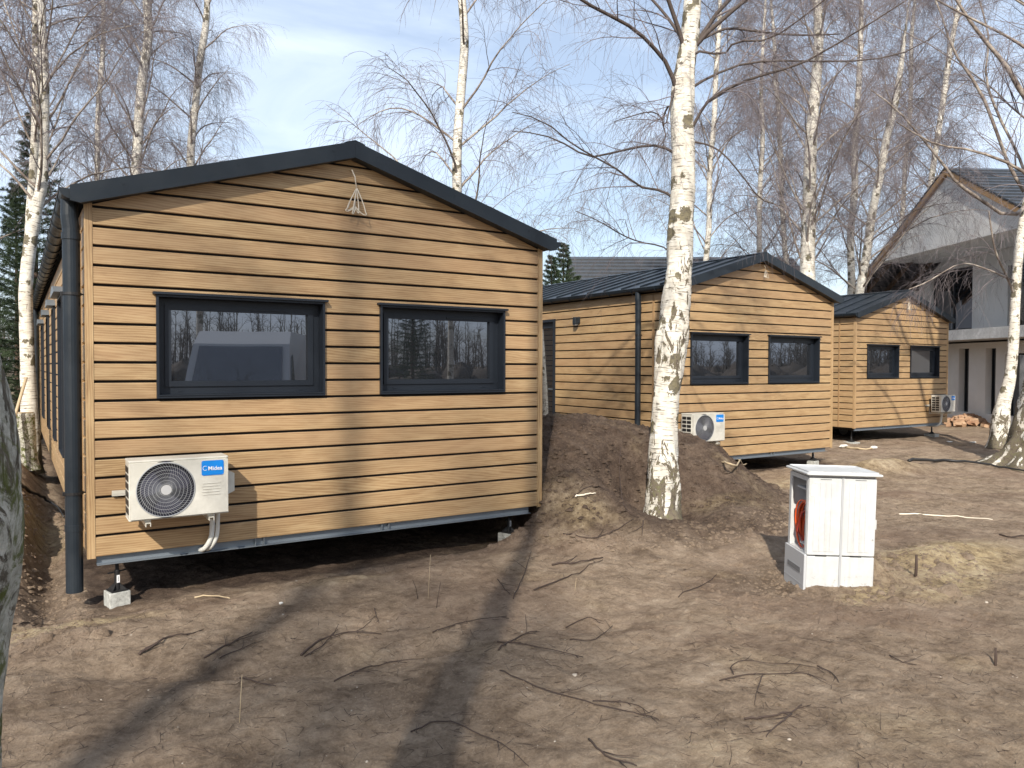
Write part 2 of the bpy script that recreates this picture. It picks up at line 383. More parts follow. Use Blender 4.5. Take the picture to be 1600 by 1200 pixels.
def ground(x, y, fine=True):
    x = np.asarray(x, float); y = np.asarray(y, float)
    mo = mound(x, y); hm = houses_mask(x, y); mo = mo*(1-hm)
    r = np.hypot(x, y); near = 1-sst(25, 70, r); q0 = np.exp(-(np.hypot((x-T1X)/.75, (y-T1Y)/.60))**4); mo = mo*(1-q0)+np.minimum(mo, .04+.5*np.clip((x-T1X)*.54+(y-T1Y)*.84+.05, 0, 1))*q0
    z = mo
    bank = .40*sst(6.9, 9.4, y-.4*(x))*(1-sst(-.15, .25, x))*sst(-9, -3, x)
    tr = -.16*np.exp(-((x-.12)/.17)**2)*sst(6.0, 6.6, y)*(1-sst(9.0, 11.5, y))
    z = z+bank+tr
    z = z-.07*sst(6.0, 6.5, y)*sst(.2, .5, x)*(1-sst(4.3, 4.7, x))
    z = z+.20*np.exp(-(np.hypot((x-5.98)/.25, (y-3.84)/.16))**2)+.07*np.exp(-(np.hypot((x-5.50)/.22, (y-3.93)/.14))**2)-.05*np.exp(-(np.hypot((x-5.35)/.45, (y-4.3)/.5))**2)
    z = z+.12*np.exp(-(np.hypot((x-7.35)/.75, (y-3.9)/.32))**2)
    z = z+.05*np.exp(-(np.hypot((x-.3)/.9, (y-5.7)/.18))**2)+.10*np.exp(-(np.hypot((x-2.0)/.9, (y-6.1)/.2))**2)*.5
    z = z+.22*np.exp(-(np.hypot((x-12.6)/1.1, (y-7.8)/.4))**2)-.004*np.clip(x-9, 0, 30)*1.0
    am = 1+2.2*np.clip(mo, 0, .5)+1.0*np.clip(bank, 0, .3)
    z = z+(.085*fbm(x, y, 3, .55)*(1-hm*.7)+.040*fbm(x+7, y+3, 3, 2.3)*am)*near
    if fine:
        z = z+(.10*fbm(x+31, y+5, 4, 3.4)-.05*np.abs(fbm(x+11, y+55, 3, 5.)))*np.clip(mo*1.6, 0, .8)*(1-hm)+(.022*fbm(x+3, y+9, 3, 8.5)*am+.010*np.abs(fbm(x, y, 2, 23.))*am)*near
        # shallow rut running towards the lower left
        d = (x-.3)*.35+(y-5.2)*.94+.25*np.sin(x*1.3)
        z = z-.05*np.exp(-(d/.16)**2)*near*sst(-3, -.5, x)*(1-sst(3.5, 5, x))
    z = z+1.2*sst(60, 300, r)*fbm(x, y, 2, .01)
    return z
def gz(x, y): return float(ground(np.array([x]), np.array([y]))[0])
def on_ground(px, py, lift=0.):      # where the sight line of a photo pixel meets the soil
    d = Fv+Rv*(px-800)/FPX-Uv*(py-600)/FPX
    t = np.linspace(2.5, 45, 6000); P = CP+t[:, None]*d; h = P[:, 2]-ground(P[:, 0], P[:, 1])
    i = np.argmax(h < 0); p = P[i]; return Vector((p[0], p[1], gz(p[0], p[1])+lift))
# ------------------------------------------------------------------ terrain mesh
def make_ground():
    az = np.concatenate([np.arange(-2.7, YAW-.68, .05), np.arange(YAW-.68, YAW+.68, .0021), np.arange(YAW+.68, 3.62, .05)])
    az = np.append(az, az[0]+2*PI)
    rr = [.0001, .5, 1.0, 1.6, 2.2, 2.8]
    while rr[-1] < 22: rr.append(rr[-1]*1.0036+.0015)
    while rr[-1] < 4000: rr.append(rr[-1]*1.06)
    rr = np.array(rr); A, Rr = np.meshgrid(az, rr); X = Rr*np.sin(A); Y = Rr*np.cos(A); Z = ground(X, Y)
    nr, na = X.shape; V = np.stack([X.ravel(), Y.ravel(), Z.ravel()], 1)
    i = np.arange(nr*na).reshape(nr, na)
    Q = np.stack([i[:-1, :-1].ravel(), i[:-1, 1:].ravel(), i[1:, 1:].ravel(), i[1:, :-1].ravel()], 1)
    x, y = V[:, 0], V[:, 1]; mo = mound(x, y); hm = houses_mask(x, y)
    n = fbm(x, y, 4, 1.1)
    moist_shade = np.clip(sst(.06, .30, mo+n*.12)+hm+.32*np.clip(n*1.6-.1, 0, 1)*(1-sst(8, 16, y)), 0, 1)  # darker on the mound, under the cabins and in random patches
    moist_shade = np.maximum(moist_shade, .45*np.exp(-((x-.1)/.35)**2)*sst(6, 6.6, y)*(1-sst(9, 12, y)))  # darker along the trench beside the nearest cabin
    moist_shade = np.maximum(moist_shade, .5*np.exp(-(np.hypot((x-.4)/.9, (y-4.7)/.4))**2))  # diffuse tree shade of the left foreground, painted into the soil colour
    moist_shade = np.maximum(moist_shade, .6*np.exp(-(np.hypot((x-5.2)/.35, (y-4.3)/.45))**2))  # cast shade left of the cabinet, painted into the soil colour
    g = lambda cx, cy, sx, sy, a: a*np.exp(-(np.hypot((x-cx)/sx, (y-cy)/sy))**4)
    sand = g(7.2, 3.75, 1.1, .45, 1.)+g(6.35, 3.3, .6, .2, .8)+g(5.6, 3.55, .35, .14, .9)+g(-.25, 9.6, .7, 1.2, .75)+g(.1, 6.0, .7, .16, .8)
    sand += g(5.9, 8.6, .5, .5, .35)+g(4.75, 6.4, .25, .5, .15)+g(12.5, 7.8, 1.3, .5, .5)+g(10.6, 7.9, 1.6, .4, .45)+g(2.2, 6.1, .5, .12, .4)
    sand = np.clip(sand+.35*np.clip(fbm(x+40, y, 4, 1.6)-.22, 0, 1)*2, 0, 1)
    moist_shade = np.maximum(moist_shade, .9*np.exp(-(np.hypot((x-6.45)/1.95, (y-6.25)/1.15)+n*.25)**6))
    moist_shade = np.maximum(moist_shade, .8*np.exp(-(np.hypot((x-7.0)/1.3, (y-5.7)/.8)+n*.3)**4))
    col = np.stack([moist_shade, sand, n, np.ones_like(n)], 1)
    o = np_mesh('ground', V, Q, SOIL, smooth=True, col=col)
    tag(o, kind='structure')
make_ground()
# ------------------------------------------------------------------ cabins
PT, NB, HW = .148, 18, 2.70
SLOPE = .3026
rng = random.Random(3)
def roof_z(x, W, top=True):       # underside line of the fascia (local)
    return 2.690+SLOPE*(min(x, W-x))
def boards(mb, T, s0, s1, rects, zmax, gable=None):
    """boards between s0 and s1; rects are openings (s0,s1,z0,z1); T(s,z,d) places a point, d inwards"""
    def piece(poly):
        zs = [p[1] for p in poly]; ss = [p[0] for p in poly]; zl, zh = min(zs), max(zs)
        if zh-zl < .006 or max(ss)-min(ss) < .01: return
        off = offs
        n = len(poly); cz = (zl+zh)/2
        ins = [(s, z+(.004 if z < cz else -.004) if zh-zl > .012 else z) for s, z in poly]
        R = [[T(s, z, .022) for s, z in poly], [T(s, z, .003) for s, z in poly], [T(s, z, 0) for s, z in ins]]
        u = lambda p: (p[0]+off[0], p[1]+off[1])
        for a in (0, 1):
            for i in range(n):
                j = (i+1) % n; mb.poly([R[a][i], R[a][j], R[a+1][j], R[a+1][i]], [u(poly[i]), u(poly[j]), u(poly[j]), u(poly[i])])
        mb.poly(R[2], [u(p) for p in ins])
    k = 0
    while k*PT < zmax:
        z0, z1 = k*PT+(.021 if k else 0), (k+1)*PT
        # long runs are made of one board, each with its own grain
        offs = (rng.uniform(0, 40), rng.uniform(0, 40))
        segs = [(s0, s1, z0, z1)]
        for (a, b, c, d) in rects:
            new = []
            for (p, q, e, f) in segs:
                if b <= p or a >= q or d <= e or c >= f: new.append((p, q, e, f)); continue
                if a > p: new.append((p, a, e, f))
                if b < q: new.append((b, q, e, f))
                if c > e: new.append((max(a, p), min(b, q), e, c))
                if d < f: new.append((max(a, p), min(b, q), d, f))
            segs = new
        for (p, q, e, f) in segs:
            if gable:
                W = gable
                def xs(z):           # extent of the gable at height z
                    t = (z-roof_z(0, W))/SLOPE+.0
                    return (max(p, t), min(q, W-t)) if t > 0 else (p, q)
                a0, a1 = xs(e); b0, b1 = xs(f)
                if a1-a0 < .02: continue
                if b1 > b0: piece([(a0, e), (a1, e), (b1, f), (b0, f)])
                else:
                    zt = roof_z(W/2, W); piece([(a0, e), (a1, e), (W/2, zt)])
            else: piece([(p, e), (q, e), (q, min(f, zmax)), (p, min(f, zmax))])
        k += 1
def rail(mb, T, a, b, c, d, e0, e1, dp0, dp1):
    """rectangular ring between opening a,b,c,d (s0,s1,z0,z1) and the same inset by e (l,r,b,t); depth dp0..dp1"""
    l, r, bo, t = e0; n = [0]
    def bx(s0, s1, z0, z1): mb.box(s0, s1, dp0, dp1, z0, z1, lambda x, y, z: T(x, z, y))
    bx(a, a+l, c, d); bx(b-r, b, c, d); bx(a+l, b-r, c, c+bo); bx(a+l, b-r, d-t, d)
def window(parent, T, a, b, c, d, caps=True):
    w0 = MB(); rail(w0, T, a, b, c, d, (.018,)*4, None, -.030, .13)
    if caps:
        w0.box(a-.024, b+.024, -.055, .02, d+.001, d+.020, lambda x, y, z: T(x, z, y))
        w0.box(a+.018, b-.018, -.036, .128, c+.019, c+.028, lambda x, y, z: T(x, z, y))
    win = w0.build('window', FRAME, parent)
    f = MB(); rail(f, T, a+.019, b-.019, c+.029, d-.019, (.055, .055, .060, .050), None, .085, .128)
    rail(f, T, a+.0745, b-.0745, c+.0895, d-.0695, (.048, .048, .045, .042), None, .072, .129)
    for q in (a+.17, b-.20): f.box(q, q+.035, .080, .086, c+.048, c+.060, lambda x, y, z: T(x, z, y))
    f.box(b-.62, b-.30, .060, .072, d-.092, d-.082, lambda x, y, z: T(x, z, y))
    f.build('frame', FRAME, win)
    g = MB(); g.box(a+.123, b-.123, .100, .112, c+.135, d-.112, lambda x, y, z: T(x, z, y)); g.build('pane', GLASS, win)
    return win
def cabin(name, loc, W, LEN, fw, sw, label, sh=0., pipes=((.09, .06, .08),), lamp=None, farpipe=None, rivets=True):
    global SH; SH = sh
    root = thing(name, loc, 0, label, 'cabin')
    TF = lambda s, z, d: (s, d, z)
    TLw = lambda s, z, d: (d, s, z)
    TR = lambda s, z, d: (W-d, s, z)
    TB = lambda s, z, d: (s, LEN-d, z)
    core = MB()       # dark membrane seen in the grooves, with the gable shape
    def cut(x0, x1, y0, y1, z0, z1): core.box(x0, x1, y0, y1, z0, z1)
    # front skin of the core with window holes, as strips
    def skin(T, s0, s1, rects, zt, gab):
        xs = sorted({s0, s1, *[r[0] for r in rects], *[r[1] for r in rects]}|({W/2} if gab else set()))
        for p, q in zip(xs[:-1], xs[1:]):
            mid = (p+q)/2; zz = [(.002, None)]
            holes = sorted([(r[2], r[3]) for r in rects if r[0] < mid < r[1]])
            lo = .002; spans = []
            for h in holes: spans.append((lo, h[0])); lo = h[1]
            spans.append((lo, None))
            for e, f in spans:
                if f is None:
                    fa, fb = (roof_z(p, W)+.02, roof_z(q, W)+.02) if gab else (zt, zt)
                else: fa = fb = f
                P0 = [(p, e), (q, e), (q, fb), (p, fa)]
                core.prism(P0, lambda s, z: T(s, z, .023), lambda s, z: T(s, z, .14))
    skin(TF, .02, W-.02, fw, None, True); skin(TB, .02, W-.02, [], None, True)
    skin(TLw, .142, LEN-.142, sw, 2.66, False); skin(TR, .142, LEN-.142, [], 2.66, False)
    core.box(.142, W-.142, .142, LEN-.142, .003, .08)
    wall = core.build('wall', BACK, root)
    sd_ = MB()
    boards(sd_, TF, .052, W-.052, fw, 3.35, W); boards(sd_, TB, .052, W-.052, [], 3.35, W)
    boards(sd_, TLw, .052, LEN-.052, sw, 2.665); boards(sd_, TR, .052, LEN-.052, [], 2.665)
    sd_.build('siding', WOOD, wall)
    for cx, cy, w0, w1 in ((-.004, -.004, 1, 1), (W+.004, -.004, -1, 1), (-.004, LEN+.004, 1, -1), (W+.004, LEN+.004, -1, -1)):
        t = MB(); o = (rng.uniform(0, 30), rng.uniform(0, 30))
        zt = 2.70
        for (x0, x1, y0, y1) in ((cx, cx+w0*.055, cy, cy+w1*.03), (cx, cx+w0*.03, cy+w1*.03, cy+w1*.055)):
            X0, X1, Y0, Y1 = min(x0, x1), max(x0, x1), min(y0, y1), max(y0, y1)
            for pts in ([(X0, Y0), (X1, Y0)], [(X1, Y0), (X1, Y1)], [(X1, Y1), (X0, Y1)], [(X0, Y1), (X0, Y0)]):
                (a, b), (c, d) = pts
                t.poly([(a, b, -.012), (c, d, -.012), (c, d, zt), (a, b, zt)], [(o[0], o[1]+a+b), (o[0], o[1]+c+d), (o[0]+zt, o[1]+c+d), (o[0]+zt, o[1]+a+b)])
            t.poly([(X0, Y0, -.012), (X0, Y1, -.012), (X1, Y1, -.012), (X1, Y0, -.012)], [(0, 0)]*4)
        t.build('corner_trim', WOOD, root)
    for r in fw: window(root, TF, *r)
    # roof: two sheet-metal slopes with standing seams, ridge cap, fascia boards
    zt = 2.812
    def RZ(x): return zt+SLOPE*min(x, W-x)
    for side in (0, 1):
        r = MB()
        X = (lambda x: x) if side == 0 else (lambda x: W-x)
        y0, y1 = -.085, LEN+.085
        pts = [(-.075, RZ(-.075)), (W/2, RZ(W/2)), (W/2, RZ(W/2)-.05), (-.075, RZ(-.075)-.05)]
        r.prism(pts, lambda x, z: (X(x), y0, z), lambda x, z: (X(x), y1, z))
        y = .2
        while y < LEN:
            a = [(-.078, RZ(-.078)), (W/2-.07, RZ(W/2-.07)), (W/2-.07, RZ(W/2-.07)+.028), (-.078, RZ(-.078)+.028)]
            r.prism(a, lambda x, z: (X(x), y-.006, z), lambda x, z: (X(x), y+.006, z)); y += .47
        r.build('roof_slope', DARK, root)
        f = MB(); zb = 2.700
        for yy0, yy1 in ((LEN+.087, LEN+.125), (-.125, -.087)):
            if yy0 < 0: f.build('fascia', DARK, root); f = MB()
            pts = [(-.10, RZ(-.10)+.012), (W/2-(0.0005), RZ(W/2)+.012), (W/2-.0005, RZ(W/2)-.132), (-.035, RZ(-.035)-.132), (-.10, RZ(-.10)-.10)]
            f.prism(pts, lambda x, z: (X(x), yy0, z), lambda x, z: (X(x), yy1, z))
        # soffit strip behind the front fascia
        pts = [(-.02, RZ(-.02)-.110), (W/2-.0005, RZ(W/2)-.110), (W/2-.0005, RZ(W/2)-.128), (-.02, RZ(-.02)-.128)]
        f.prism(pts, lambda x, z: (X(x), -.087, z), lambda x, z: (X(x), -.001, z))
        if rivets:
            for q in (.25, 1.1, 1.9):
                f.cyl((X(q), -.128, RZ(q)-.04), (X(q), -.1255, RZ(q)-.04), .009, 8)
        f.build('fascia', DARK, root)
    rc = MB()
    for side in (0, 1):
        X = (lambda x: x) if side == 0 else (lambda x: W-x)
        rc.prism([(W/2-.09, RZ(W/2-.09)+.002), (W/2-.0003, RZ(W/2)+.002), (W/2-.0003, RZ(W/2)+.010), (W/2-.09, RZ(W/2-.09)+.010)],
                 lambda x, z: (X(x), -.124, z+.012), lambda x, z: (X(x), LEN+.124, z+.012))
    rc.build('ridge_cap', DARK, root)
    # gutters and downpipes
    for side in (0, 1):
        gx = -.095 if side == 0 else W+.095
        g = MB(); n = 10; ro, ri = .068, .062
        for y0, y1 in ((-.10, LEN+.08),):
            b = len(g.v)
            for y in (y0, y1):
                for R_ in (ro, ri):
                    for k in range(n+1):
                        a = PI+PI*k/n; g.v.append((gx+R_*math.cos(a), y, 2.765+R_*math.sin(a)))
            m_ = n+1
            for k in range(n):
                g.face([b+k, b+k+1, b+2*m_+k+1, b+2*m_+k]); g.face([b+m_+k, b+3*m_+k, b+3*m_+k+1, b+m_+k+1])
            for k in (0, n): g.face([b+k, b+m_+k, b+3*m_+k, b+2*m_+k])
        for y in (-.103, LEN+.083):
            pts = [(gx+.072*math.cos(PI+PI*k/14), 2.765+.072*math.sin(PI+PI*k/14)) for k in range(15)]
            g.prism(pts, lambda x, z: (x, y-.003, z+.004), lambda x, z: (x, y+.004, z+.004))
        g.tube([(gx-.070, -.10, 2.766), (gx-.070, LEN+.08, 2.766)], .006, 6)
        gut = g.build('gutter', DARK, root)
        k = MB(); k.tube([(gx+.074*math.cos(PI+PI*i/10), 0, 2.765+.074*math.sin(PI+PI*i/10)) for i in range(11)], .007, 4)
        kb = k.build('gutter_bracket', DARK, gut, sh=0.); kb.location = (SH*.25, .25, 0)
        for q in range(1, 24):
            c_ = kb.copy(); C.objects.link(c_); c_.parent = gut; c_.location = (SH*(.25+.57*q), .25+.57*q, 0)
        pl = pipes if side == 0 else ((.5, .05, -.1),)
        for (py, pr_, zb) in pl:
            p = MB()
            for q in (1, ):
                p.tube([(gx, py, 2.72), (gx, py, 2.60), (gx-.01*(1 if side else -1), py, 2.50), (gx-.01*(1 if side else -1), py, zb)], [pr_*.95, pr_, pr_, pr_], 20)
                p.tube([(gx-.01*(1 if side else -1), py, 2.47), (gx-.01*(1 if side else -1), py, 2.42)], pr_*1.1, 20)
                p.tube([(gx-.01*(1 if side else -1), py, .25), (gx-.01*(1 if side else -1), py, .20)], pr_*1.07, 20)
            dpo = p.build('downpipe', DARK, root, smooth=False)
            s_ = 1 if side == 0 else -1
            for zc in (2.0, .48):
                c_ = MB()
                c_.tube([(gx+s_*.01-.0, py, zc), (gx+s_*.01, py, zc+.02)], pr_*1.13, 18); c_.cyl((gx+s_*.02, py, zc+.01), (0 if side == 0 else W, py, zc+.01), .006, 6)
                c_.box(gx+s_*(-pr_-.005), gx+s_*(-pr_+.02), py-.02, py-.0, zc-.004, zc+.024)
                c_.build('pipe_clamp', BLACK, dpo)
    # side windows or doors
    for i, r in enumerate(sw):
        if r[2] < .12:
            d0 = MB(); rail(d0, TLw, *r, (.05,)*4, None, -.025, .12)
            do = d0.build('door', FRAME, root)
            lf = MB(); a, b, c, d = r; rail(lf, TLw, a+.051, b-.051, c+.051, d-.051, (.11, .11, .14, .11), None, .05, .10); lf.build('frame', FRAME, do)
            g = MB(); g.box(a+.16, b-.16, .07, .085, c+.19, d-.16, lambda x, y, z: TLw(x, z, y)); g.build('pane', GLASS, do)
            h = MB(); h.tube([TLw(a+.10, 1.05, .05), TLw(a+.10, 1.05, -.01), TLw(a+.22, 1.05, -.01)], .009, 8); h.build('handle', STEEL, do)
        else:
            w_ = window(root, TLw, *r, caps=False)
            c_ = MB(); a, b, c, d = r; n = 10
            pts = [(a-.04+(b-a+.08)*k/n, d+.015+.10*math.sin(PI*k/n)) for k in range(n+1)]
            c_.prism(pts, lambda s, z: TLw(s, z, -.10), lambda s, z: TLw(s, z, -.001)); c_.build('rain_hood', STEEL, w_)
    # seam strip on the long side near the front corner
    t = MB(); t.box(-.008, .02, .42, .45, 0, 2.66); t.build('joint_strip', WOOD, root)
    if lamp:
        y, z = lamp; l = MB(); l.rbox(-.035, -.001, y-.05, y+.05, z-.06, z+.06, .012); l.rbox(-.115, -.036, y-.045, y+.045, z-.085, z+.055, .02, ax='x')
        lo = l.build('wall_lamp', DARK, root); l2 = MB(); l2.box(-.105, -.045, y-.036, y+.036, z-.088, z-.0855); l2.build('lens', WHITE, lo)
    # steel chassis
    x0, x1 = .062, W-.13
    for y in (LEN-.09, .03):
        if y < 1: ch.build('chassis_frame', STEEL, root)
        ch = MB()
        ch.box(x0, x1, y+.02, y+.026, -.066, -.004); ch.box(x0, x1, y-.025, y+.07, -.072, -.0665); ch.box(x0, x1, y-.02, y+.07, -.0035, -.0005)
        for q in (1.25, 1.32, 2.40, 2.47): ch.box(q, q+.006, y-.02, y+.0195, -.066, -.004)
    chs = ch.build('chassis_frame', STEEL, root)
    for x in (.55, W/2, W-.6): bm_ = MB(); bm_.box(x, x+.08, .12, LEN-.12, -.10, -.005); bm_.build('long_beam', BLACK, chs)  # black colour paints in the darkness under the cabin
    SH = 0.
    return root
WIN = [(.487, 1.851, 1.207, 2.030), (2.375, 3.725, 1.207, 2.030)]
def wins(a, b, c, d): return [(a, b, 1.207, 2.030), (c, d, 1.207, 2.030)]
cab1 = cabin('modular_cabin', (.380, 6.627, .350), 4.198, 14.0, WIN,
    [(3.05, 4.05, .45, 2.25), (5.3, 5.9, .45, 2.25), (7.6, 8.3, .45, 2.25), (10.5, 11.5, .45, 2.25)],
    'nearest oak clad cabin with dark gable roof filling the left half of the photo', sh=-.009, pipes=((.09, .060, -.27), (13.2, .05, -.25)))
cab2 = cabin('modular_cabin', (8.590, 8.826, .330), 4.093, 14.0, wins(.395, 1.750, 2.275, 3.665), [(3.15, 4.1, .10, 2.40)],
    'middle oak clad cabin behind the earth mound with a wall lamp on its side', pipes=((.70, .047, -.3), (13.2, .05, -.3)), lamp=(2.42, 2.34))
cab3 = cabin('modular_cabin', (16.929, 11.177, .343), 4.167, 14.0, wins(.475, 1.816, 2.345, 3.700), [(3.15, 4.1, .10, 2.40)],
    'farthest and smallest looking oak clad cabin in front of the white house', pipes=((13.2, .05, -.3),))
for c in (cab1, cab2, cab3): c['group'] = 'oak clad modular cabins in a row'
# ------------------------------------------------------------------ air conditioners
def text_mesh(name, s, size, material, parent, M4, ext=.001):
    cu = bpy.data.curves.new(name, 'FONT'); cu.body = s; cu.size = size; cu.extrude = ext; cu.align_x = 'CENTER'; cu.align_y = 'CENTER'; cu.space_character = 1.02; cu.offset = .0004
    o = bpy.data.objects.new(name, cu); C.objects.link(o); bpy.context.view_layer.update()
    me = bpy.data.meshes.new_from_object(o.evaluated_get(bpy.context.evaluated_depsgraph_get()))
    bpy.data.objects.remove(o); bpy.data.curves.remove(cu)
    me.materials.clear(); me.materials.append(material); me.transform(M4)
    q = bpy.data.objects.new(name, me); C.objects.link(q)
    if parent: q.parent = parent
    return q
def make_ac():
    # origin: middle of the casing's back bottom edge, on the cabin wall; y is towards the wall
    root = thing('air_conditioner', (0, 0, 0))
    W2, H, y0, y1 = .352, .450, -.375, -.115
    b = MB(); b.rbox(-W2, W2, y0+.03, y1, .012, H-.004, .012, ax='z')
    b.rbox(-W2-.004, W2+.004, y0+.025, y1+.004, H-.016, H, .012, ax='z')       # lid
    b.rbox(-W2-.003, W2+.003, y0+.02, y1+.003, 0, .011, .01, ax='z')
    # front panel with a round hole
    cx, cz, R = -.102, .222, .205; n = 64
    outer = []
    for k in range(n):
        a = 2*PI*k/n; dx, dz = math.cos(a), math.sin(a)
        t = min((W2-.006-cx)/dx if dx > 1e-6 else 1e9, (-W2+.006-cx)/dx if dx < -1e-6 else 1e9, (H-.02-cz)/dz if dz > 1e-6 else 1e9, (.014-cz)/dz if dz < -1e-6 else 1e9)
        outer.append((cx+dx*t, cz+dz*t))
    corners = [(W2-.006, H-.02), (-W2+.006, H-.02), (-W2+.006, .014), (W2-.006, .014)]
    for c in corners:      # snap nearest sample onto the corner
        i = min(range(n), key=lambda i: (outer[i][0]-c[0])**2+(outer[i][1]-c[1])**2); outer[i] = c
    for k in range(n):
        j = (k+1) % n; a, a2 = 2*PI*k/n, 2*PI*j/n
        p, q = (cx+R*math.cos(a), cz+R*math.sin(a)), (cx+R*math.cos(a2), cz+R*math.sin(a2))
        b.poly([(p[0], y0, p[1]), (q[0], y0, q[1]), (outer[j][0], y0, outer[j][1]), (outer[k][0], y0, outer[k][1])])
        b.poly([(outer[k][0], y0, outer[k][1]), (outer[j][0], y0, outer[j][1]), (outer[j][0], y0+.032, outer[j][1]), (outer[k][0], y0+.032, outer[k][1])])
    cas = b.build('casing', WPL, root)
    pr_ = MB()
    for i in range(5): pr_.rbox(.15+(.01 if i % 2 == 0 else 0), .29-(.01 if i % 2 else 0), y0-.004, y0-.0005, .245-i*.022, .251-i*.022, .0025, 2)
    pr_.build('embossed_rib', WPL, cas)
    # louvred left flank: thin black plates paint in the shade of its openings
    s = MB()
    for i in range(6):
        for (a, c_) in ((y0+.05, y0+.135), (y0+.150, y0+.235)):
            s.rbox(-W2-.0012, -W2-.0002, a, c_, .045+i*.062, .045+i*.062+.045, .008, 2, ax='x')
    s.build('flank_grille', BLACK, root)
    f = MB(); f.cyl((cx, y0+.0285, cz), (cx, y0+.027, cz), R-.001, 48); f.ring((cx, y0+.012, cz), R, .012, 56, 8)
    rec = f.build('fan_recess', FAN, root, smooth=False)
    bl = MB()
    for k in range(3):
        for t in range(8):
            a0 = k*2*PI/3+t*.17; a1 = a0+.17
            r0, r1 = .045, .155+.03*math.sin((t+.5)/8*PI)
            yb = y0+.024-.010*t/8
            bl.poly([(cx+r0*math.cos(a0), yb, cz+r0*math.sin(a0)), (cx+r1*math.cos(a0), yb-.001, cz+r1*math.sin(a0)), (cx+r1*math.cos(a1), yb-.002, cz+r1*math.sin(a1)), (cx+r0*math.cos(a1), yb-.001, cz+r0*math.sin(a1))])
    bl.build('fan_blades', mat('fan_blade', (.045, .045, .07), .22), rec)
    g = MB()
    for k in range(7): g.ring((cx, y0-.004, cz), .045+.0262*k, .0016, 56, 4)
    for k in range(60):
        a = 2*PI*k/60; pts = []
        for t in range(7):
            rr_ = .040+(.160)*t/6; aa = a+.55*t/6; pts.append((cx+rr_*math.cos(aa), y0-.002-(.004 if t in (2, 3, 4) else 0), cz+rr_*math.sin(aa)))
        g.tube(pts, .0011, 3, False)
    g.ring((cx, y0-.001, cz), .204, .0045, 56, 6)
    go = g.build('fan_guard', GRILL, root)
    h = MB(); h.cyl((cx, y0-.010, cz), (cx, y0-.002, cz), .038, 32); h.build('hub_cap', mat('hub_grey', (.42, .42, .42), .45), go)
    # badge
    bd = MB(); bd.rbox(.150, .312, y0-.005, y0-.0006, .310, .424, .012, 4); bo = bd.build('badge', BLUE, root)
    M4 = Matrix.Translation((.249, y0-.0066, .362)) @ Matrix.Rotation(PI/2, 4, 'X')
    text_mesh('badge_lettering', 'Midea', .043, WHITE, bo, M4)
    e = MB(); e.ring((.176, y0-.006, .366), .0165, .0020, 22, 4, 'y', PI*.30, PI*1.75); e.build('badge_emblem', WHITE, bo)
    # valve cover on the right flank
    v = MB(); v.prism([(0, .13), (.062, .16), (.062, .30), (.0, .335)], lambda x, z: (W2+x, y0+.09, z), lambda x, z: (W2+x, y1-.02, z)); v.build('valve_cover', WPL, root)
    # wall brackets
    for x in (-.225, .225):
        k = MB(); k.box(x-.018, x+.018, y0+.01, -.004, -.024, -.0195); k.box(x-.018, x-.014, y0+.01, -.004, -.048, -.0245); k.box(x+.014, x+.018, y0+.01, -.004, -.048, -.0245)
        k.box(x-.02, x+.02, -.004, -.0005, -.05, .30)
        k.rbox(x-.024, x+.024, y0+.05, y0+.09, -.019, -.0005, .006); k.cyl((x, y0+.07, -.045), (x, y0+.07, -.025), .010, 8)
        k.build('wall_bracket', WPL, root)
    r = MB(); r.box(-W2-.085, W2-.05, -.032, -.004, .152, .192); r.box(-W2-.082, W2-.05, -.034, -.0325, .166, .178); r.build('wall_rail', WPL, root)
    return root
ac_proto = make_ac()
def place_ac(o, x, y, z, label):
    o.location = (x, y, z); o['label'] = label; o['category'] = 'air conditioner'; o['group'] = 'outdoor air conditioning units'
def ac_pipes(loc, x, z, label, low=.30, name='refrigerant_pipe'):
    root = thing(name, loc, 0, label, 'pipe')
    for i, dx in enumerate((0, .042)):
        p = MB(); q = [(x+dx, -.13, z+.06), (x+dx, -.10, z-.10), (x+dx, -.085, z-low*.6), (x+dx-.008, -.08, z-low*.8), (x+dx-.03, -.06, z-low-.0), (x+dx-.06, .0, z-low-.05), (x+dx-.08, .18, z-low-.06), (x+dx-.1, .5, z-low-.05)]
        # smooth it
        P = [Vector(a) for a in q]; out = []
        for j in range(len(P)-1):
            a, b, c, d = P[max(j-1, 0)], P[j], P[j+1], P[min(j+2, len(P)-1)]
            for t in (0, .25, .5, .75):
                out.append(.5*((2*b)+(c-a)*t+(2*a-5*b+4*c-d)*t*t+(3*b-a-3*c+d)*t**3))
        out.append(P[-1]); p.tube(out, .0195 if i == 0 else .0165, 12)
        p.build('pipe_sleeve', mat('pipe_sleeve', (.62, .62, .58), .55), root, smooth=True)
    return root
AC1 = (.982, 6.627, .658); AC2 = (9.035, 8.826, .640); AC3 = (20.44, 11.177, .645)
a2 = copy_tree(ac_proto); a3 = copy_tree(ac_proto)
place_ac(ac_proto, *AC1, 'cream outdoor air conditioner with blue badge on the front wall of the nearest cabin')
place_ac(a2, *AC2, 'cream outdoor air conditioner on the middle cabin just right of the near birch trunk')
place_ac(a3, *AC3, 'small looking outdoor air conditioner at the right corner of the farthest cabin')
ac_pipes((0, 6.627, .658), 1.262, 0., 'pair of pale insulated pipes curving down under the nearest cabin', .30)
ac_pipes((0, 8.826, .640), 9.27, 0., 'pale insulated pipe below the air conditioner of the middle cabin', .20)
ac_pipes((0, 11.177, .645), 20.62, 0., 'pale insulated pipe curving under the farthest cabin', .34)
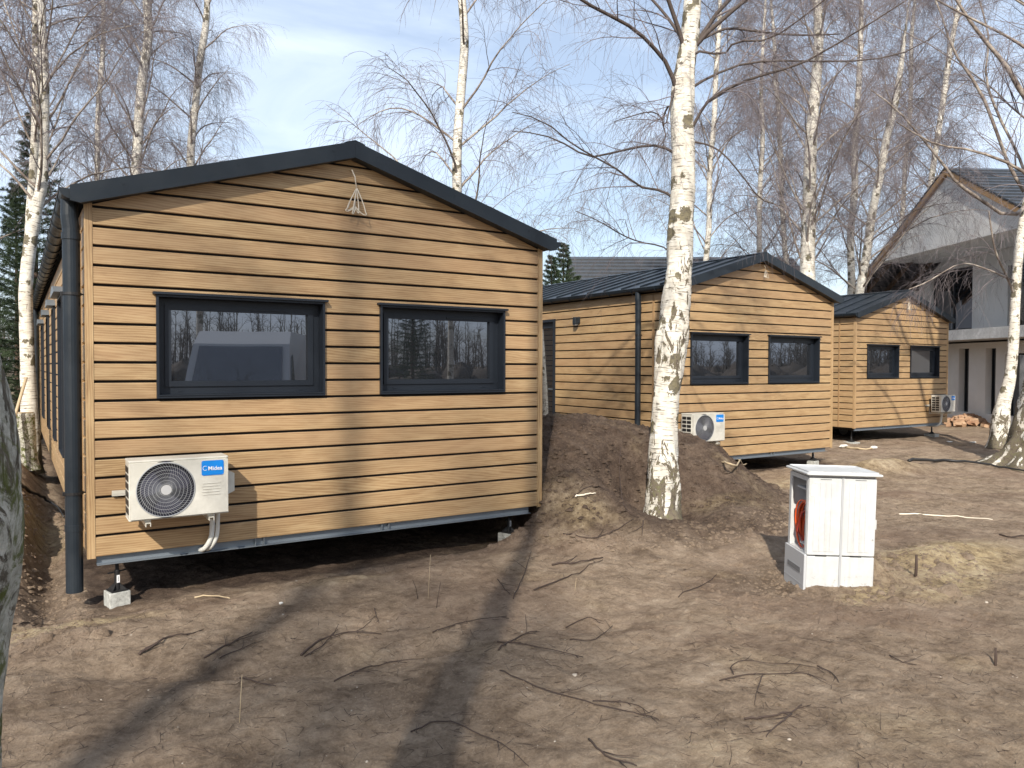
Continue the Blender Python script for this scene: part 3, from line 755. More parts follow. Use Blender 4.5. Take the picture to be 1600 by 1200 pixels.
# ------------------------------------------------------------------ loose cables on the gables
def gable_cable(x, y, ztop, s, label):
    root = thing('loose_cable', (x, y, ztop), 0, label, 'cable'); root['group'] = 'cable tails hanging from the gables'
    m_ = MB(); m_.tube([(0, .02, 0), (.0, -.02, 0), (.02*s, -.04, -.06*s), (.035*s, -.04, -.17*s)], .0055*s, 6); m_.build('cable_tail', CABLE, root, smooth=True)
    m2 = MB()
    for (a, b, dy) in ((-.10, .215, 0), (-.085, .20, .012), (-.045, .235, -.01), (-.02, .21, .01), (.02, .22, .0), (.085, .235, -.012)):
        pts = []
        for k in range(12):
            t = k/11; pts.append((.035*s+a*s*math.sin(t*PI)*(.9 if k < 6 else 1.05)-.01*t, -.04+dy-.02*math.sin(t*PI), -.165*s-b*s*(math.sin(t*PI/1.35))**1.0+(.0)))
        m2.tube(pts, .0048*s, 6)
    m2.build('cable_loops', CABLE, root, smooth=True)
gable_cable(2.475, 6.600, 3.57, 1., 'bundle of pale cable loops hanging under the ridge of the nearest cabin')
gable_cable(10.68, 8.80, 3.56, .55, 'short pale cable tail under the ridge of the middle cabin')
gable_cable(19.05, 11.15, 3.62, .85, 'pale cable coil hanging under the ridge of the farthest cabin')
# ------------------------------------------------------------------ jack stands on concrete blocks
def make_block(w=.155, h=.15):
    b = MB(); b.rbox(-w/2, w/2, -w/2, w/2, 0, h, .008, 2, ax='z'); return b
def jack(x, y, zb, zt, sticker=True, lab=''):
    r = thing('screw_jack', (x, y, zb), .25, lab, 'jack stand', 'screw jacks carrying the cabins')
    H = zt-zb
    b = MB(); b.box(-.062, .062, -.062, .062, .0005, .010)
    b.tube([(0, 0, .0105), (0, 0, .0105+H*.55)], [.024, .019], 14)
    for a in range(4):
        t = a*PI/2+PI/4; c, s = math.cos(t), math.sin(t)
        b.prism([(.02, .011), (.075, .011), (.02, .06)], lambda u, v: (u*c-.002*s, u*s+.002*c, v), lambda u, v: (u*c+.002*s, u*s-.002*c, v))
    b.build('foot', BLACK, r)
    s_ = MB(); s_.tube([(0, 0, H*.55), (0, 0, H-.008)], .012, 10)
    for k in range(9): s_.ring((0, 0, H*.58+k*H*.04), .0135, .0022, 12, 4, 'z')
    s_.build('screw', BLACK, r)
    h = MB(); h.tube([(-.075, -.02, H*.66), (.075, .02, H*.64)], .006, 8); h.tube([(0, 0, H*.60), (0, 0, H*.70)], .021, 10); h.build('handle', BLACK, r)
    t = MB(); t.box(-.055, .055, -.055, .055, H-.008, H-.0005); t.build('head', BLACK, r)
    if sticker:
        k = MB(); k.box(-.011, .011, -.0255, -.0235, .065, .125); k.box(-.0015, .0015, -.0262, -.0256, .075, .115); k.mi[6:] = [1]*6
        k.build('sticker', [WHITE, BLACK], r)
    return r
def block(x, y, z, lab, rz=.2, w=.155, h=.15):
    o = make_block(w, h).build('concrete_block', CONC, smooth=False); o.location = (x, y, z); o.rotation_euler = (0, 0, rz)
    tag(o, lab, 'block', 'concrete blocks under the jacks'); return o
zb1 = .045
block(.585, 6.72, zb1-.15, 'square grey concrete block under the left front corner of the nearest cabin')
jack(.585, 6.72, zb1+.001, .276, True, 'black screw jack with white sticker at the left front corner of the nearest cabin')
zb2 = .06
block(4.30, 6.83, zb2-.15, 'grey concrete block at the right front corner of the nearest cabin beside the mound', .35, .17)
jack(4.30, 6.83, zb2+.001, .276, True, 'black screw jack at the right front corner of the nearest cabin beside the mound')
block(12.35, 8.99, -.06, 'pale block under the right front corner of the middle cabin', .1, .16, .14)
jack(12.35, 8.99, .081, .256, True, 'screw jack under the right front corner of the middle cabin')
block(17.15, 11.4, -.16, 'flat concrete block under the left front corner of the farthest cabin', .1, .30, .14)
jack(17.15, 11.4, -.019, .27, False, 'screw jack under the left front corner of the farthest cabin')
block(20.75, 11.4, -.14, 'grey concrete block under the farthest cabin below its air conditioner', .1, .28, .16)
jack(20.75, 11.4, .021, .27, False, 'screw jack under the farthest cabin below its air conditioner')
# wheels of the undercarriage, half hidden below the cabins
def wheel(x, y, z, lab):
    r = thing('trailer_wheel', (x, y, z), 0, lab, 'wheel', 'wheels under the cabins')
    t = MB(); t.tube([(-.10, 0, 0), (-.09, 0, 0), (.09, 0, 0), (.10, 0, 0)], [.21, .26, .26, .21], 28); t.build('tyre', RUBBER, r)
    t = MB(); t.tube([(-.104, 0, 0), (-.101, 0, 0)], .14, 24); t.tube([(.101, 0, 0), (.104, 0, 0)], .14, 24); t.build('rim', STEEL, r)
wheel(18.7, 12.6, .14, 'dark trailer wheel in the gap under the farthest cabin')
# ------------------------------------------------------------------ cable distribution cabinet
def cabinet():
    p = atD(1311, 918, 6.20); loc = (p[0], p[1], .0)
    r = thing('distribution_cabinet', (loc[0], loc[1], -.045), -YAW, 'open white cable distribution cabinet standing in the soil right of the mound', 'cabinet')
    r.rotation_euler = (0, rad(1.5), -YAW)
    W, D, zb, zt = .276, .42, .325, .965     # half width, depth, top of plinth, top of doors
    t = .012
    # plinth
    b = MB(); b.rbox(-W, -.006, 0, D, -.10, zb, .012, 3, 'z'); b.rbox(.006, W, 0, D, -.10, zb, .012, 3, 'z'); b.box(-.0055, .0055, .03, D-.03, -.1, zb-.004)
    for x0, x1 in ((-.19, -.10), (.08, .17)): pass
    pl = b.build('plinth', CABW, r)
    s = MB(); s.rbox(-W-.022, -W-.001, -.012, D+.005, .0, zb+.015, .008, 2, 'x'); s.box(-W-.024, -W-.0225, -.008, D, .085, .091)
    s.build('side_panel', CABG, pl)
    gr = MB(); gr.box(-W-.026, -W-.0225, .06, D-.08, .175, .215); gr.build('grip_recess', mat('recess_shade', (.16, .165, .17), .6), pl)  # raised plate, the shade of the grip recess painted in its grey
    # upper shell: back, right flank, partition, front doors, open on the left
    u = MB(); z0 = zb+.006
    u.box(-W, W, D-t, D, z0, zt); u.box(W-t, W, .0205, D-t-.0005, z0, zt); u.box(.0-t/2, t/2, .0205, D-t-.0005, z0, zt-.003)
    u.box(-W+.001, W-t-.001, .0205, D-t-.0005, z0, z0+.01)
    u.box(-W, -W+.014, .0205, .055, z0+.0105, zt); u.box(-W, -W+.014, D-.045, D-t-.0005, z0+.0105, zt)   # posts of the open side
    u.box(-W, -W+.014, .0555, D-.0455, zt-.035, zt)
    sh = u.build('shell', CABW, r)
    lg = MB(); lg.box(-W+.02, -W+.10, .09, .20, z0+.06, z0+.075); lg.box(-W+.02, -W+.10, .12, .30, zt-.12, zt-.108); lg.box(-W+.004, -W+.10, .07, .13, z0+.011, z0+.022); lg.build('inner_rail', CABG, sh)
    for x0, x1, hinge in ((-W+.002, -.008, 0), (.008, W-.002, 1)):
        d = MB(); d.rbox(x0, x1, 0, .02, z0+.004, zt, .010, 3)
        for k in range(4):       # raised panel with shallow grooves
            a = x0+.045+(x1-x0-.085)*k/4; c = x0+.045+(x1-x0-.085)*(k+1)/4-.009
            d.rbox(a, c, -.004, -.0002, z0+.035, zt-.04, .003, 2)
        do = d.build('door', CABW, r)
        q = MB(); q.box(x0+.07, x0+.16, -.0012, .004, z0-.004, z0+.0035); q.box(x0+.09, x0+.18, -.0012, -.0003, zt-.016, zt-.012); q.build('vent_slot', BLACK, do)
        if hinge:
            k = MB(); k.cyl((x1-.02, -.004, z0+.14), (x1-.02, .0, z0+.14), .006, 12); k.build('lock', mat('lock_grey', (.3, .3, .3), .4), do)
        else:
            k = MB(); k.box(x0+.02, x0+.062, -.0045, -.0035, zt-.15, zt-.06); k.build('label_plate', WHITE, do)
            k = MB(); 
            for i in range(2): k.box(x0+.026+i*.012, x0+.036+i*.012, -.0052, -.0046, zt-.105, zt-.100)
            k.build('label_print', CABG, do)
    cl = MB(); cl.box(-.0085, -.001, -.004, .019, -.1, zt+.002); cl.box(.001, .0085, -.004, .019, -.1, zt+.002); cl.build('centre_post', CABG, r)
    # lid
    l = MB(); l.rbox(-W-.03, W+.03, -.04, D+.035, zt+.022, zt+.040, .012, 3, 'z'); l.box(-W+.01, W-.01, .01, D-.01, zt+.003, zt+.0215)
    l.rbox(-W-.012, W+.012, -.022, D+.018, zt+.0405, zt+.043, .03, 3, 'z')
    l.build('lid', CABW, r)
    v = MB(); v.rbox(W+.0005, W+.016, .02, .06, z0+.22, z0+.30, .004, 2, 'x'); v.build('hinge', CABW, r)
    # orange conduit coil standing inside the left bay
    k = thing('conduit_coil', r.matrix_basis @ Vector((-.17, .21, zb+.02)), 0, 'coil of orange corrugated conduit inside the open white cabinet', 'coil')
    k.rotation_euler = (0, 0, -YAW)
    g = MB(); rn = random.Random(8)
    for i in range(11):
        R_ = .20-.008*(i % 4); cx = -.055+.011*i; ph = rn.uniform(-.012, .012)
        pts = [(cx+ph*math.sin(a*2), R_*.86*math.cos(a), .19+R_*1.05*math.sin(a)) for a in [2*PI*j/36 for j in range(37)]]
        g.tube(pts, .0075, 7, False)
    g.build('conduit_loops', ORANGE, k, smooth=True)
    g = MB(); g.tube([(-.06, -.12, .35), (-.075, -.02, .30), (-.07, .10, .14), (-.03, .05, .04), (.03, -.05, .03)], .008, 8); g.build('conduit_end', mat('dark_red_conduit', (.30, .03, .02), .4), k, smooth=True)
    return r
cabinet()
# ------------------------------------------------------------------ trees
def tubes_np(P, R, k, uvs=False):
    """P (n,p,3) paths, R (n,p) radii -> vertices, quads (and uv) of k-sided tubes"""
    n, p, _ = P.shape
    T = np.empty_like(P); T[:, 1:-1] = P[:, 2:]-P[:, :-2]; T[:, 0] = P[:, 1]-P[:, 0]; T[:, -1] = P[:, -1]-P[:, -2]
    T /= np.linalg.norm(T, axis=2, keepdims=True)+1e-9
    mt = np.abs(T.mean(1)); ref = np.where((mt[:, :1] > .6), np.array([[0., 1., 0.]]), np.array([[1., 0., 0.]]))[:, None, :]
    A = np.cross(T, ref); A /= np.linalg.norm(A, axis=2, keepdims=True)+1e-9; B = np.cross(T, A)
    a = 2*PI*np.arange(k)/k
    V = P[:, :, None, :]+R[:, :, None, None]*(A[:, :, None, :]*np.cos(a)[None, None, :, None]+B[:, :, None, :]*np.sin(a)[None, None, :, None])
    idx = np.arange(n*p*k).reshape(n, p, k); nx = np.roll(idx, -1, axis=2)
    Q = np.stack([idx[:, :-1], nx[:, :-1], nx[:, 1:], idx[:, 1:]], -1).reshape(-1, 4)
    if not uvs: return V.reshape(-1, 3), Q, None
    ln = np.concatenate([np.zeros((n, 1)), np.cumsum(np.linalg.norm(np.diff(P, axis=1), axis=2), axis=1)], 1)
    u0 = np.broadcast_to(np.arange(k)/k, (n, p-1, k)); u1 = u0+1/k
    v0 = np.broadcast_to(ln[:, :-1, None], (n, p-1, k)); v1 = np.broadcast_to(ln[:, 1:, None], (n, p-1, k))
    UV = np.stack([np.stack([u0, v0], -1), np.stack([u1, v0], -1), np.stack([u1, v1], -1), np.stack([u0, v1], -1)], 3).reshape(-1, 2)
    return V.reshape(-1, 3), Q, UV
def catmull(pts, m=5):
    P = np.array(pts, float); out = []
    for j in range(len(P)-1):
        a, b, c, d = P[max(j-1, 0)], P[j], P[j+1], P[min(j+2, len(P)-1)]
        for t in np.arange(m)/m: out.append(.5*((2*b)+(c-a)*t+(2*a-5*b+4*c-d)*t*t+(3*b-a-3*c+d)*t**3))
    out.append(P[-1]); return np.array(out)
def grow(S, D, Ln, r0, r1, p, wob, grav, rs):
    n = len(S); P = np.empty((n, p, 3)); P[:, 0] = S; d = D/np.linalg.norm(D, axis=1, keepdims=True); st = (Ln/(p-1))[:, None]
    for i in range(1, p):
        g = grav[i] if hasattr(grav, '__len__') else grav
        d = d+wob*rs.normal(size=(n, 3)); d[:, 2] -= g; d /= np.linalg.norm(d, axis=1, keepdims=True)
        P[:, i] = P[:, i-1]+d*st
    t = np.linspace(0, 1, p)[None, :]
    R = np.asarray(r0).reshape(-1, 1)*(1-t)+np.asarray(r1).reshape(-1, 1)*t
    return P, R
def spawn(P, m, t0, t1, spread, rs):
    """m start points and directions on each path"""
    n, p, _ = P.shape; t = rs.uniform(t0, t1, size=(n, m))*(p-1); i = np.minimum(t.astype(int), p-2); f = (t-i)[..., None]
    r = np.arange(n)[:, None]; A = P[r, i]; B = P[r, i+1]; S = A*(1-f)+B*f; T = B-A; T /= np.linalg.norm(T, axis=2, keepdims=True)+1e-9
    O = rs.normal(size=T.shape); O -= (O*T).sum(2, keepdims=True)*T; O /= np.linalg.norm(O, axis=2, keepdims=True)+1e-9
    D = T+spread*O
    return S.reshape(-1, 3), D.reshape(-1, 3), (t/(p-1)).reshape(-1)
def make_birch(label, trunk, limbs=(), auto=26, zlo=.35, seed=1, H=14., reach=3.2, k2=11, k3=9, rtw=.0028, droop=.22, up=.9, bark=None,
               tl=(.45, 1.1), group=None, lumps=.0, ksides=18, tfine=4, name='birch_tree', k3b=3, limbm=None):
    """trunk: [(x,y,z,r)...] in world space; limbs: the same for each main limb"""
    rs = np.random.RandomState(seed); base = np.array(trunk[0][:3]); base[2] = 0. if base[2] < .3 else base[2]
    root = thing(name, tuple(base), 0, label, 'tree', group)
    tr = catmull(trunk, tfine); P = tr[None, :, :3]-base; R = tr[None, :, 3].copy()
    V, Q, UV = tubes_np(P, R, ksides, True)
    if lumps:
        cen = np.repeat(P[0], ksides, axis=0); dv = V-cen; ang = np.arctan2(dv[:, 1], dv[:, 0]); h = V[:, 2]
        f = 1+lumps*(fbm(np.cos(ang)*1.6+h*2.2, np.sin(ang)*1.6+h*.9+9, 4, 1.5)*1.6)
        f *= 1+.9*np.clip(1-h/.32, 0, 1)**2*(.25+.35*np.abs(np.sin(ang*2.5+seed)))
        V = cen+dv*f[:, None]
    mult = 2*PI*float(np.mean(R)); UV[:, 0] *= mult
    np_mesh('trunk', V, Q, bark or BIRCHF, root, True, uv=UV)
    LP = []; LR = []; p = 12
    for lb in limbs:
        q = catmull([l for l in lb], 4); i = np.linspace(0, len(q)-1, p); i0 = np.minimum(i.astype(int), len(q)-2); f = (i-i0)[:, None]; q = q[i0]*(1-f)+q[i0+1]*f
        LP.append(q[:, :3]-base); LR.append(q[:, 3])
    LP = np.array(LP).reshape(-1, p, 3); LR = np.array(LR).reshape(-1, p)
    if auto:
        zt = P[0, :, 2]; ts = np.sort(rs.uniform(zlo, .985, auto)); zz = ts*zt.max()
        i = np.clip(np.searchsorted(zt, zz)-1, 0, len(zt)-2); f = ((zz-zt[i])/(zt[i+1]-zt[i]+1e-9))[:, None]
        S = P[0, i]*(1-f)+P[0, i+1]*f; r_at = R[0, i]
        az = np.arange(auto)*2.39996+rs.uniform(-.5, .5, auto); el = up+rs.uniform(-.25, .25, auto)
        D = np.stack([np.cos(az)*np.cos(el), np.sin(az)*np.cos(el), np.sin(el)], 1)
        ln = reach*(1.08-ts)*rs.uniform(.7, 1.15, auto)/(1.08-zlo)+.5
        AP, AR = grow(S, D, ln, np.minimum(r_at*.27, .03), .004, p, .075, [0]+[.03]*5+[.10]*8, rs)
        LP = np.concatenate([LP, AP]) if len(LP) else AP; LR = np.concatenate([LR, AR]) if len(LR) else AR
    Vs, Qs, Ms = [], [], []; o = 0
    def add(P_, R_, k, mi):
        nonlocal o
        V, Q, _ = tubes_np(P_, R_, k); Vs.append(V); Qs.append(Q+o); Ms.append(np.full(len(Q), mi)); o += len(V)
    add(LP, LR, 7, 0)
    plen = np.linalg.norm(np.diff(LP, axis=1), axis=2).sum(1)
    S, D, t = spawn(LP, k2, .12, .98, .85, rs); D[:, 2] += .12
    ln = np.repeat(plen, k2)*.42*(1.1-t)*rs.uniform(.5, 1.3, len(S))+.25
    P2, R2 = grow(S, D, ln, .0030+.0026*np.repeat(plen, k2)*(1-t), rtw*.9, 8, .13, [0, .02, .04, .07, .1, .14, .17, .2], rs)
    add(P2, R2, 4, 1)
    S, D, t = spawn(P2, k3, .12, 1., .8, rs)
    P3, R3 = grow(S, D, rs.uniform(*tl, len(S)), np.full(len(S), rtw), rtw*.55, 7, .12, droop, rs); add(P3, R3, 3, 1)
    if k3b:
        S, D, t = spawn(P3, k3b, .1, .8, .7, rs)
        P4, R4 = grow(S, D, rs.uniform(tl[0]*.3, tl[1]*.5, len(S)), np.full(len(S), rtw*.75), rtw*.5, 4, .14, droop*1.3, rs); add(P4, R4, 3, 1)
    np_mesh('crown', np.concatenate(Vs), np.concatenate(Qs), [limbm or LIMB, TWIG], root, False, mi=np.concatenate(Ms))
    return root
def px_path(pts, D, rpx=True):
    """[(px, py, width_px[, D])...] -> world points with radii"""
    out = []
    for q in pts:
        d = q[3] if len(q) > 3 else D; p = atD(q[0], q[1], d); out.append((p[0], p[1], p[2], q[2]/2*d/FPX))
    return out
# the near birch on the foot of the mound
T1 = px_path([(1036, 850, 62), (1036, 808, 52), (1036, 760, 49), (1037, 687, 43), (1042, 615, 41), (1047, 570, 47), (1051, 520, 47), (1055, 480, 42), (1060, 436, 39), (1062, 400, 39),
              (1064, 350, 38), (1067, 280, 35), (1066, 210, 35), (1067, 140, 33), (1071, 100, 29), (1078, 60, 27), (1082, 10, 26), (1084, -60, 25), (1082, -200, 23), (1088, -420, 19), (1080, -700, 14), (1086, -1000, 7), (1088, -1150, 3)], 8.7)
def lb(*p): return px_path([(a, b, c*.68, d) for a, b, c, d in p], 8.7)
T1L = [lb((1060, 150, 12, 8.7), (1045, 105, 10, 8.6), (1022, 75, 9, 8.5), (990, 45, 8, 8.3), (945, 20, 8, 8.1), (900, -5, 7, 7.9), (830, -60, 5, 7.7), (770, -90, 2, 7.5)),
       lb((1052, 238, 7, 8.7), (1030, 228, 6, 8.7), (1000, 229, 5.5, 8.8), (960, 238, 5, 8.9), (920, 245, 4.5, 9.0), (885, 226, 4, 9.1), (845, 210, 3, 9.2), (800, 205, 2, 9.3)),
       lb((1052, 310, 6, 8.7), (1035, 298, 6, 8.7), (1000, 292, 5, 8.6), (970, 268, 4.5, 8.5), (925, 243, 4, 8.4), (890, 222, 3.5, 8.3), (850, 190, 3, 8.2), (800, 175, 2, 8.1)),
       lb((1074, 215, 8, 8.7), (1092, 180, 7, 8.6), (1110, 155, 6.5, 8.6), (1160, 128, 6, 8.5), (1210, 112, 5.5, 8.4), (1255, 98, 5, 8.3), (1330, 55, 4, 8.1), (1420, -2, 3, 7.9)),
       lb((1080, 70, 8, 8.7), (1110, 55, 6, 8.8), (1140, 44, 6, 8.8), (1190, 50, 5, 8.9), (1250, 55, 4.5, 9.0), (1312, 53, 3, 9.1)),
       lb((1084, 135, 7, 8.7), (1110, 120, 6, 8.8), (1160, 100, 5, 8.9), (1220, 95, 4.5, 9), (1300, 96, 4, 9.1), (1370, 92, 3.5, 9.1), (1430, 75, 3, 9.2), (1480, 40, 2, 9.3)),
       lb((1083, 222, 5, 8.7), (1105, 226, 4.5, 8.6), (1130, 240, 4, 8.5), (1160, 275, 3.5, 8.5), (1190, 312, 3, 8.5), (1225, 322, 2, 8.5)),
       lb((1078, 95, 7, 8.7), (1090, 80, 6, 8.6), (1130, 85, 5, 8.4), (1150, 65, 5, 8.3), (1200, 62, 4, 8.2), (1250, 30, 3.5, 8), (1300, -10, 3, 7.8)),
       lb((1074, 75, 9, 8.7), (1045, 30, 7, 8.8), (1010, -10, 6, 9), (960, -60, 5, 9.3), (900, -110, 3, 9.6)),
       lb((1055, 180, 5, 8.7), (1045, 165, 5, 8.8), (1035, 190, 4, 8.9), (1040, 215, 3, 9.0), (1020, 240, 2, 9)),
       lb((1060, 120, 6, 8.7), (1048, 160, 4, 8.6), (1040, 195, 3.5, 8.5), (1030, 180, 3, 8.4), (1010, 175, 3, 8.3), (960, 190, 2, 8.2)),
       lb((1050, 400, 3, 8.7), (1035, 385, 3.5, 8.9), (1000, 378, 3.2, 9.4), (970, 366, 3, 9.9), (935, 345, 2.5, 10.4), (900, 330, 2, 10.8))]
make_birch('thick near birch with white peeling bark rising from the foot of the earth mound', T1, T1L, 34, .36, 11, reach=3.6, k2=11, k3=8, k3b=2, rtw=.0017, droop=.20, bark=BIRCH, limbm=LIMBD, lumps=.16, ksides=40, tfine=14, tl=(.35, .9))
# mossy trunk at the left edge of the frame
ML = [(1900, -30), (1500, -14), (1330, -4), (1200, 3), (1150, 7), (1080, 13), (1000, 19), (940, 24), (880, 29), (830, 32), (780, 30), (730, 30), (690, 27), (640, 18), (600, 8), (560, -3), (480, -16), (380, -24), (200, -32), (0, -38), (-300, -44), (-900, -40), (-2000, -30), (-4000, -10), (-7000, 10), (-11000, 30)]
make_birch('mossy grey birch trunk cut off by the left edge of the photo', px_path([(e-w/2-44, y, w) for (y, e), w in zip([(max(a, -11000), b) for a, b in ML], [520, 470, 440, 428, 424, 420, 418, 416, 415, 415, 414, 413, 412, 410, 408, 405, 400, 395, 385, 375, 360, 330, 280, 210, 130, 20])], .87),
           [], 16, .66, 21, reach=2.2, k2=8, k3=6, k3b=1, rtw=.0018, bark=MOSS, lumps=.06, ksides=90, tfine=14)
# double birch beyond the left side of the nearest cabin
make_birch('white birch stem with black notches behind the left side of the nearest cabin', px_path([(50, 740, 30), (49, 700, 27), (46, 640, 24), (43, 560, 21), (40, 460, 19), (46, 390, 19), (56, 330, 17), (66, 280, 15), (70, 180, 13), (69, 90, 12), (64, 0, 11), (60, -120, 10), (66, -300, 7), (60, -500, 3)], 12.2),
           [], 30, .30, 31, reach=2.7, k2=10, k3=8, k3b=2, rtw=.0026, ksides=16, tfine=6, lumps=.08)
make_birch('darker birch stem leaning on its white twin at the left edge', px_path([(46, 400, 15), (47, 340, 13), (53, 260, 13), (56, 180, 12), (56, 90, 11), (56, 0, 10), (50, -140, 9), (40, -300, 6), (36, -450, 3)], 12.6),
           [], 22, .12, 32, reach=2.6, k2=9, k3=7, k3b=2, rtw=.0026, ksides=14, tfine=6)
def far_birch(px0, py0, w0, px1, py1, w1, D, seed, label, **k):
    """straight-ish stem through two photo points, continued down to the soil and up to its top"""
    a = atD(px0, py0, D); b = atD(px1, py1, D); d = (b-a)/(b[2]-a[2]); H = k.pop('H', 14.); rs = np.random.RandomState(seed)
    pts = []; r0 = w0/2*D/FPX; r1 = w1/2*D/FPX; sl = (r1-r0)/(b[2]-a[2]); g = -.1; n = 12
    for i in range(n+1):
        z = g+(H-g)*i/n; p = a+d*(z-a[2]); p = p+np.array([rs.normal(), rs.normal(), 0])*.035*(1 if 0 < i else 0); r = max(r0+sl*(z-a[2]), .012) if z < b[2] else None
        if r is None: r = max(r1*(H-z)/(H-b[2]+.01), .010)
        pts.append((p[0], p[1], z, r))
    return make_birch(label, pts, seed=seed, H=H, **k)
fb = dict(auto=30, zlo=.26, reach=3.2, k2=10, k3=8, k3b=2, rtw=.0027, ksides=12, tfine=4)
far_birch(215, 262, 15, 232, 0, 13, 20, 41, 'birch behind the nearest roof left of its slimmer neighbour', **fb)
far_birch(300, 250, 12, 322, 0, 10, 22, 42, 'slim birch behind the nearest roof leaning slightly right', **fb)
far_birch(716, 292, 15, 722, 0, 13, 16, 43, 'birch rising alone behind the right roof slope of the nearest cabin', **{**fb, 'auto': 22, 'k3': 6, 'k2': 9, 'k3b': 2, 'rtw': .0034, 'H': 13, 'reach': 3.8, 'up': .75})
far_birch(1262, 425, 23, 1278, 0, 13, 20, 44, 'tall birch with forked limbs behind the roof of the middle cabin', **{**fb, 'auto': 44, 'reach': 3.6, 'up': 1.0, 'k3': 11})
far_birch(1346, 445, 13, 1398, 150, 11, 23, 45, 'birch leaning right between the middle cabin and the white house', **{**fb, 'k3': 11, 'reach': 3.6, 'H': 13})
far_birch(1187, 385, 8, 1190, 190, 7, 29, 46, 'thin distant birch above the ridge of the middle cabin', **{**fb, 'H': 21, 'auto': 44, 'zlo': .2, 'k3': 9, 'rtw': .0034})
far_birch(1105, 400, 9, 1120, 100, 8, 27, 47, 'distant birch just right of the thick near birch', **{**fb, 'H': 21, 'auto': 44, 'zlo': .2, 'k3': 9, 'rtw': .0034})
far_birch(1450, 300, 9, 1490, 50, 8, 34, 48, 'distant birch behind the ridge of the white house', **{**fb, 'H': 21, 'auto': 44, 'zlo': .2, 'k3': 9, 'rtw': .00345, 'reach': 4.2})
far_birch(150, 300, 8, 160, 60, 7, 30, 49, 'distant birch far behind the nearest cabin on the left', **{**fb, 'H': 21, 'auto': 44, 'zlo': .2, 'k3': 9, 'rtw': .00342, 'reach': 3.8})
far_birch(1228, 385, 8, 1212, 120, 7, 32, 52, 'distant birch between the middle ridge and the forked birch', **{**fb, 'rtw': .0036, 'H': 21, 'auto': 40, 'reach': 4})
far_birch(1410, 330, 7, 1425, 60, 6, 36, 53, 'very thin distant birch left of the white gable', **{**fb, 'rtw': .0038, 'H': 23, 'auto': 40, 'reach': 4})
far_birch(-60, 300, 12, -70, 60, 11, 17, 50, 'birch just outside the left edge whose twigs reach into view', **{**fb, 'reach': 3.8})
far_birch(1335, 300, 10, 1345, 50, 8, 30, 51, 'distant birch behind the farthest cabin', **{**fb, 'H': 21, 'auto': 44, 'zlo': .2, 'k3': 9, 'rtw': .00342, 'reach': 4})
# white stem in front of the render house and the thick leaning tree on the right edge
st = px_path([(1562, 700, 30), (1563, 660, 27), (1568, 630, 21), (1578, 590, 17), (1583, 540, 15), (1586, 480, 14), (1589, 420, 13.5), (1595, 370, 13), (1604, 320, 13)], 17.5)
make_birch('slim white birch stem bending right in front of the white house', st+px_path([(1625, 240, 12), (1640, 120, 11), (1650, -50, 9), (1640, -250, 6), (1650, -430, 3)], 17.5),
    [px_path([(1604, 322, 7.5, 17.5), (1575, 338, 5.4), (1530, 310, 5.4), (1495, 285, 4.8), (1478, 262, 4.1), (1440, 215, 3.4), (1400, 170, 2.7), (1360, 140, 1.7)], 17),
     px_path([(1586, 462, 4.1, 17.5), (1572, 430, 3.4, 17.3), (1556, 395, 3.1, 17), (1549, 360, 2.7, 16.8), (1545, 330, 2.0, 16.8)], 16.8),
     px_path([(1600, 300, 5.4), (1575, 255, 5.4), (1555, 200, 4.8), (1530, 140, 4.8), (1490, 80, 3.4), (1470, 20, 2.7), (1440, -50, 2.0)], 16.5),
     px_path([(1608, 290, 4.8), (1590, 240, 4.1), (1560, 180, 4.1), (1540, 120, 3.4), (1545, 60, 2.7), (1530, 0, 2.0)], 17.2),
     px_path([(1588, 440, 2.7, 17.5), (1540, 420, 2.4), (1500, 412, 2.0), (1450, 440, 2.0), (1420, 452, 1.4)], 17)],
    26, .42, 61, reach=4.2, k2=11, k3=8, k3b=2, rtw=.0028, ksides=16, tfine=6, lumps=.07)
rb = px_path([(1628, 760, 129.0), (1626, 715, 104.9), (1632, 650, 79.1), (1640, 590, 67.1), (1650, 520, 56.8), (1668, 430, 49.9), (1690, 300, 44.7), (1705, 150, 39.6), (1715, 0, 36.1), (1730, -250, 29.2), (1735, -600, 18.9), (1740, -950, 4.3)], 14.3)
make_birch('thick rough barked birch base at the right edge of the photo', rb,
    [px_path([(1690, 320, 12.4), (1640, 200, 9.9), (1600, 150, 8.7), (1570, 100, 6.8), (1520, 40, 5.0), (1470, -40, 3.1)], 13.8),
     px_path([(1705, 200, 11.2), (1650, 60, 8.7), (1600, -30, 6.8), (1540, -120, 4.3)], 14),
     px_path([(1680, 380, 7.4), (1630, 300, 6.2), (1590, 262, 5.0), (1520, 235, 3.7), (1460, 225, 2.8), (1400, 190, 1.9)], 13.2),
     px_path([(1700, 120, 7.4), (1640, 100, 5.6), (1580, 60, 4.3), (1500, 20, 3.1), (1430, -20, 1.9)], 13)],
    20, .35, 62, reach=3.6, k2=10, k3=7, k3b=2, rtw=.0026, bark=BIRCHR, lumps=.20, ksides=60, tfine=10)
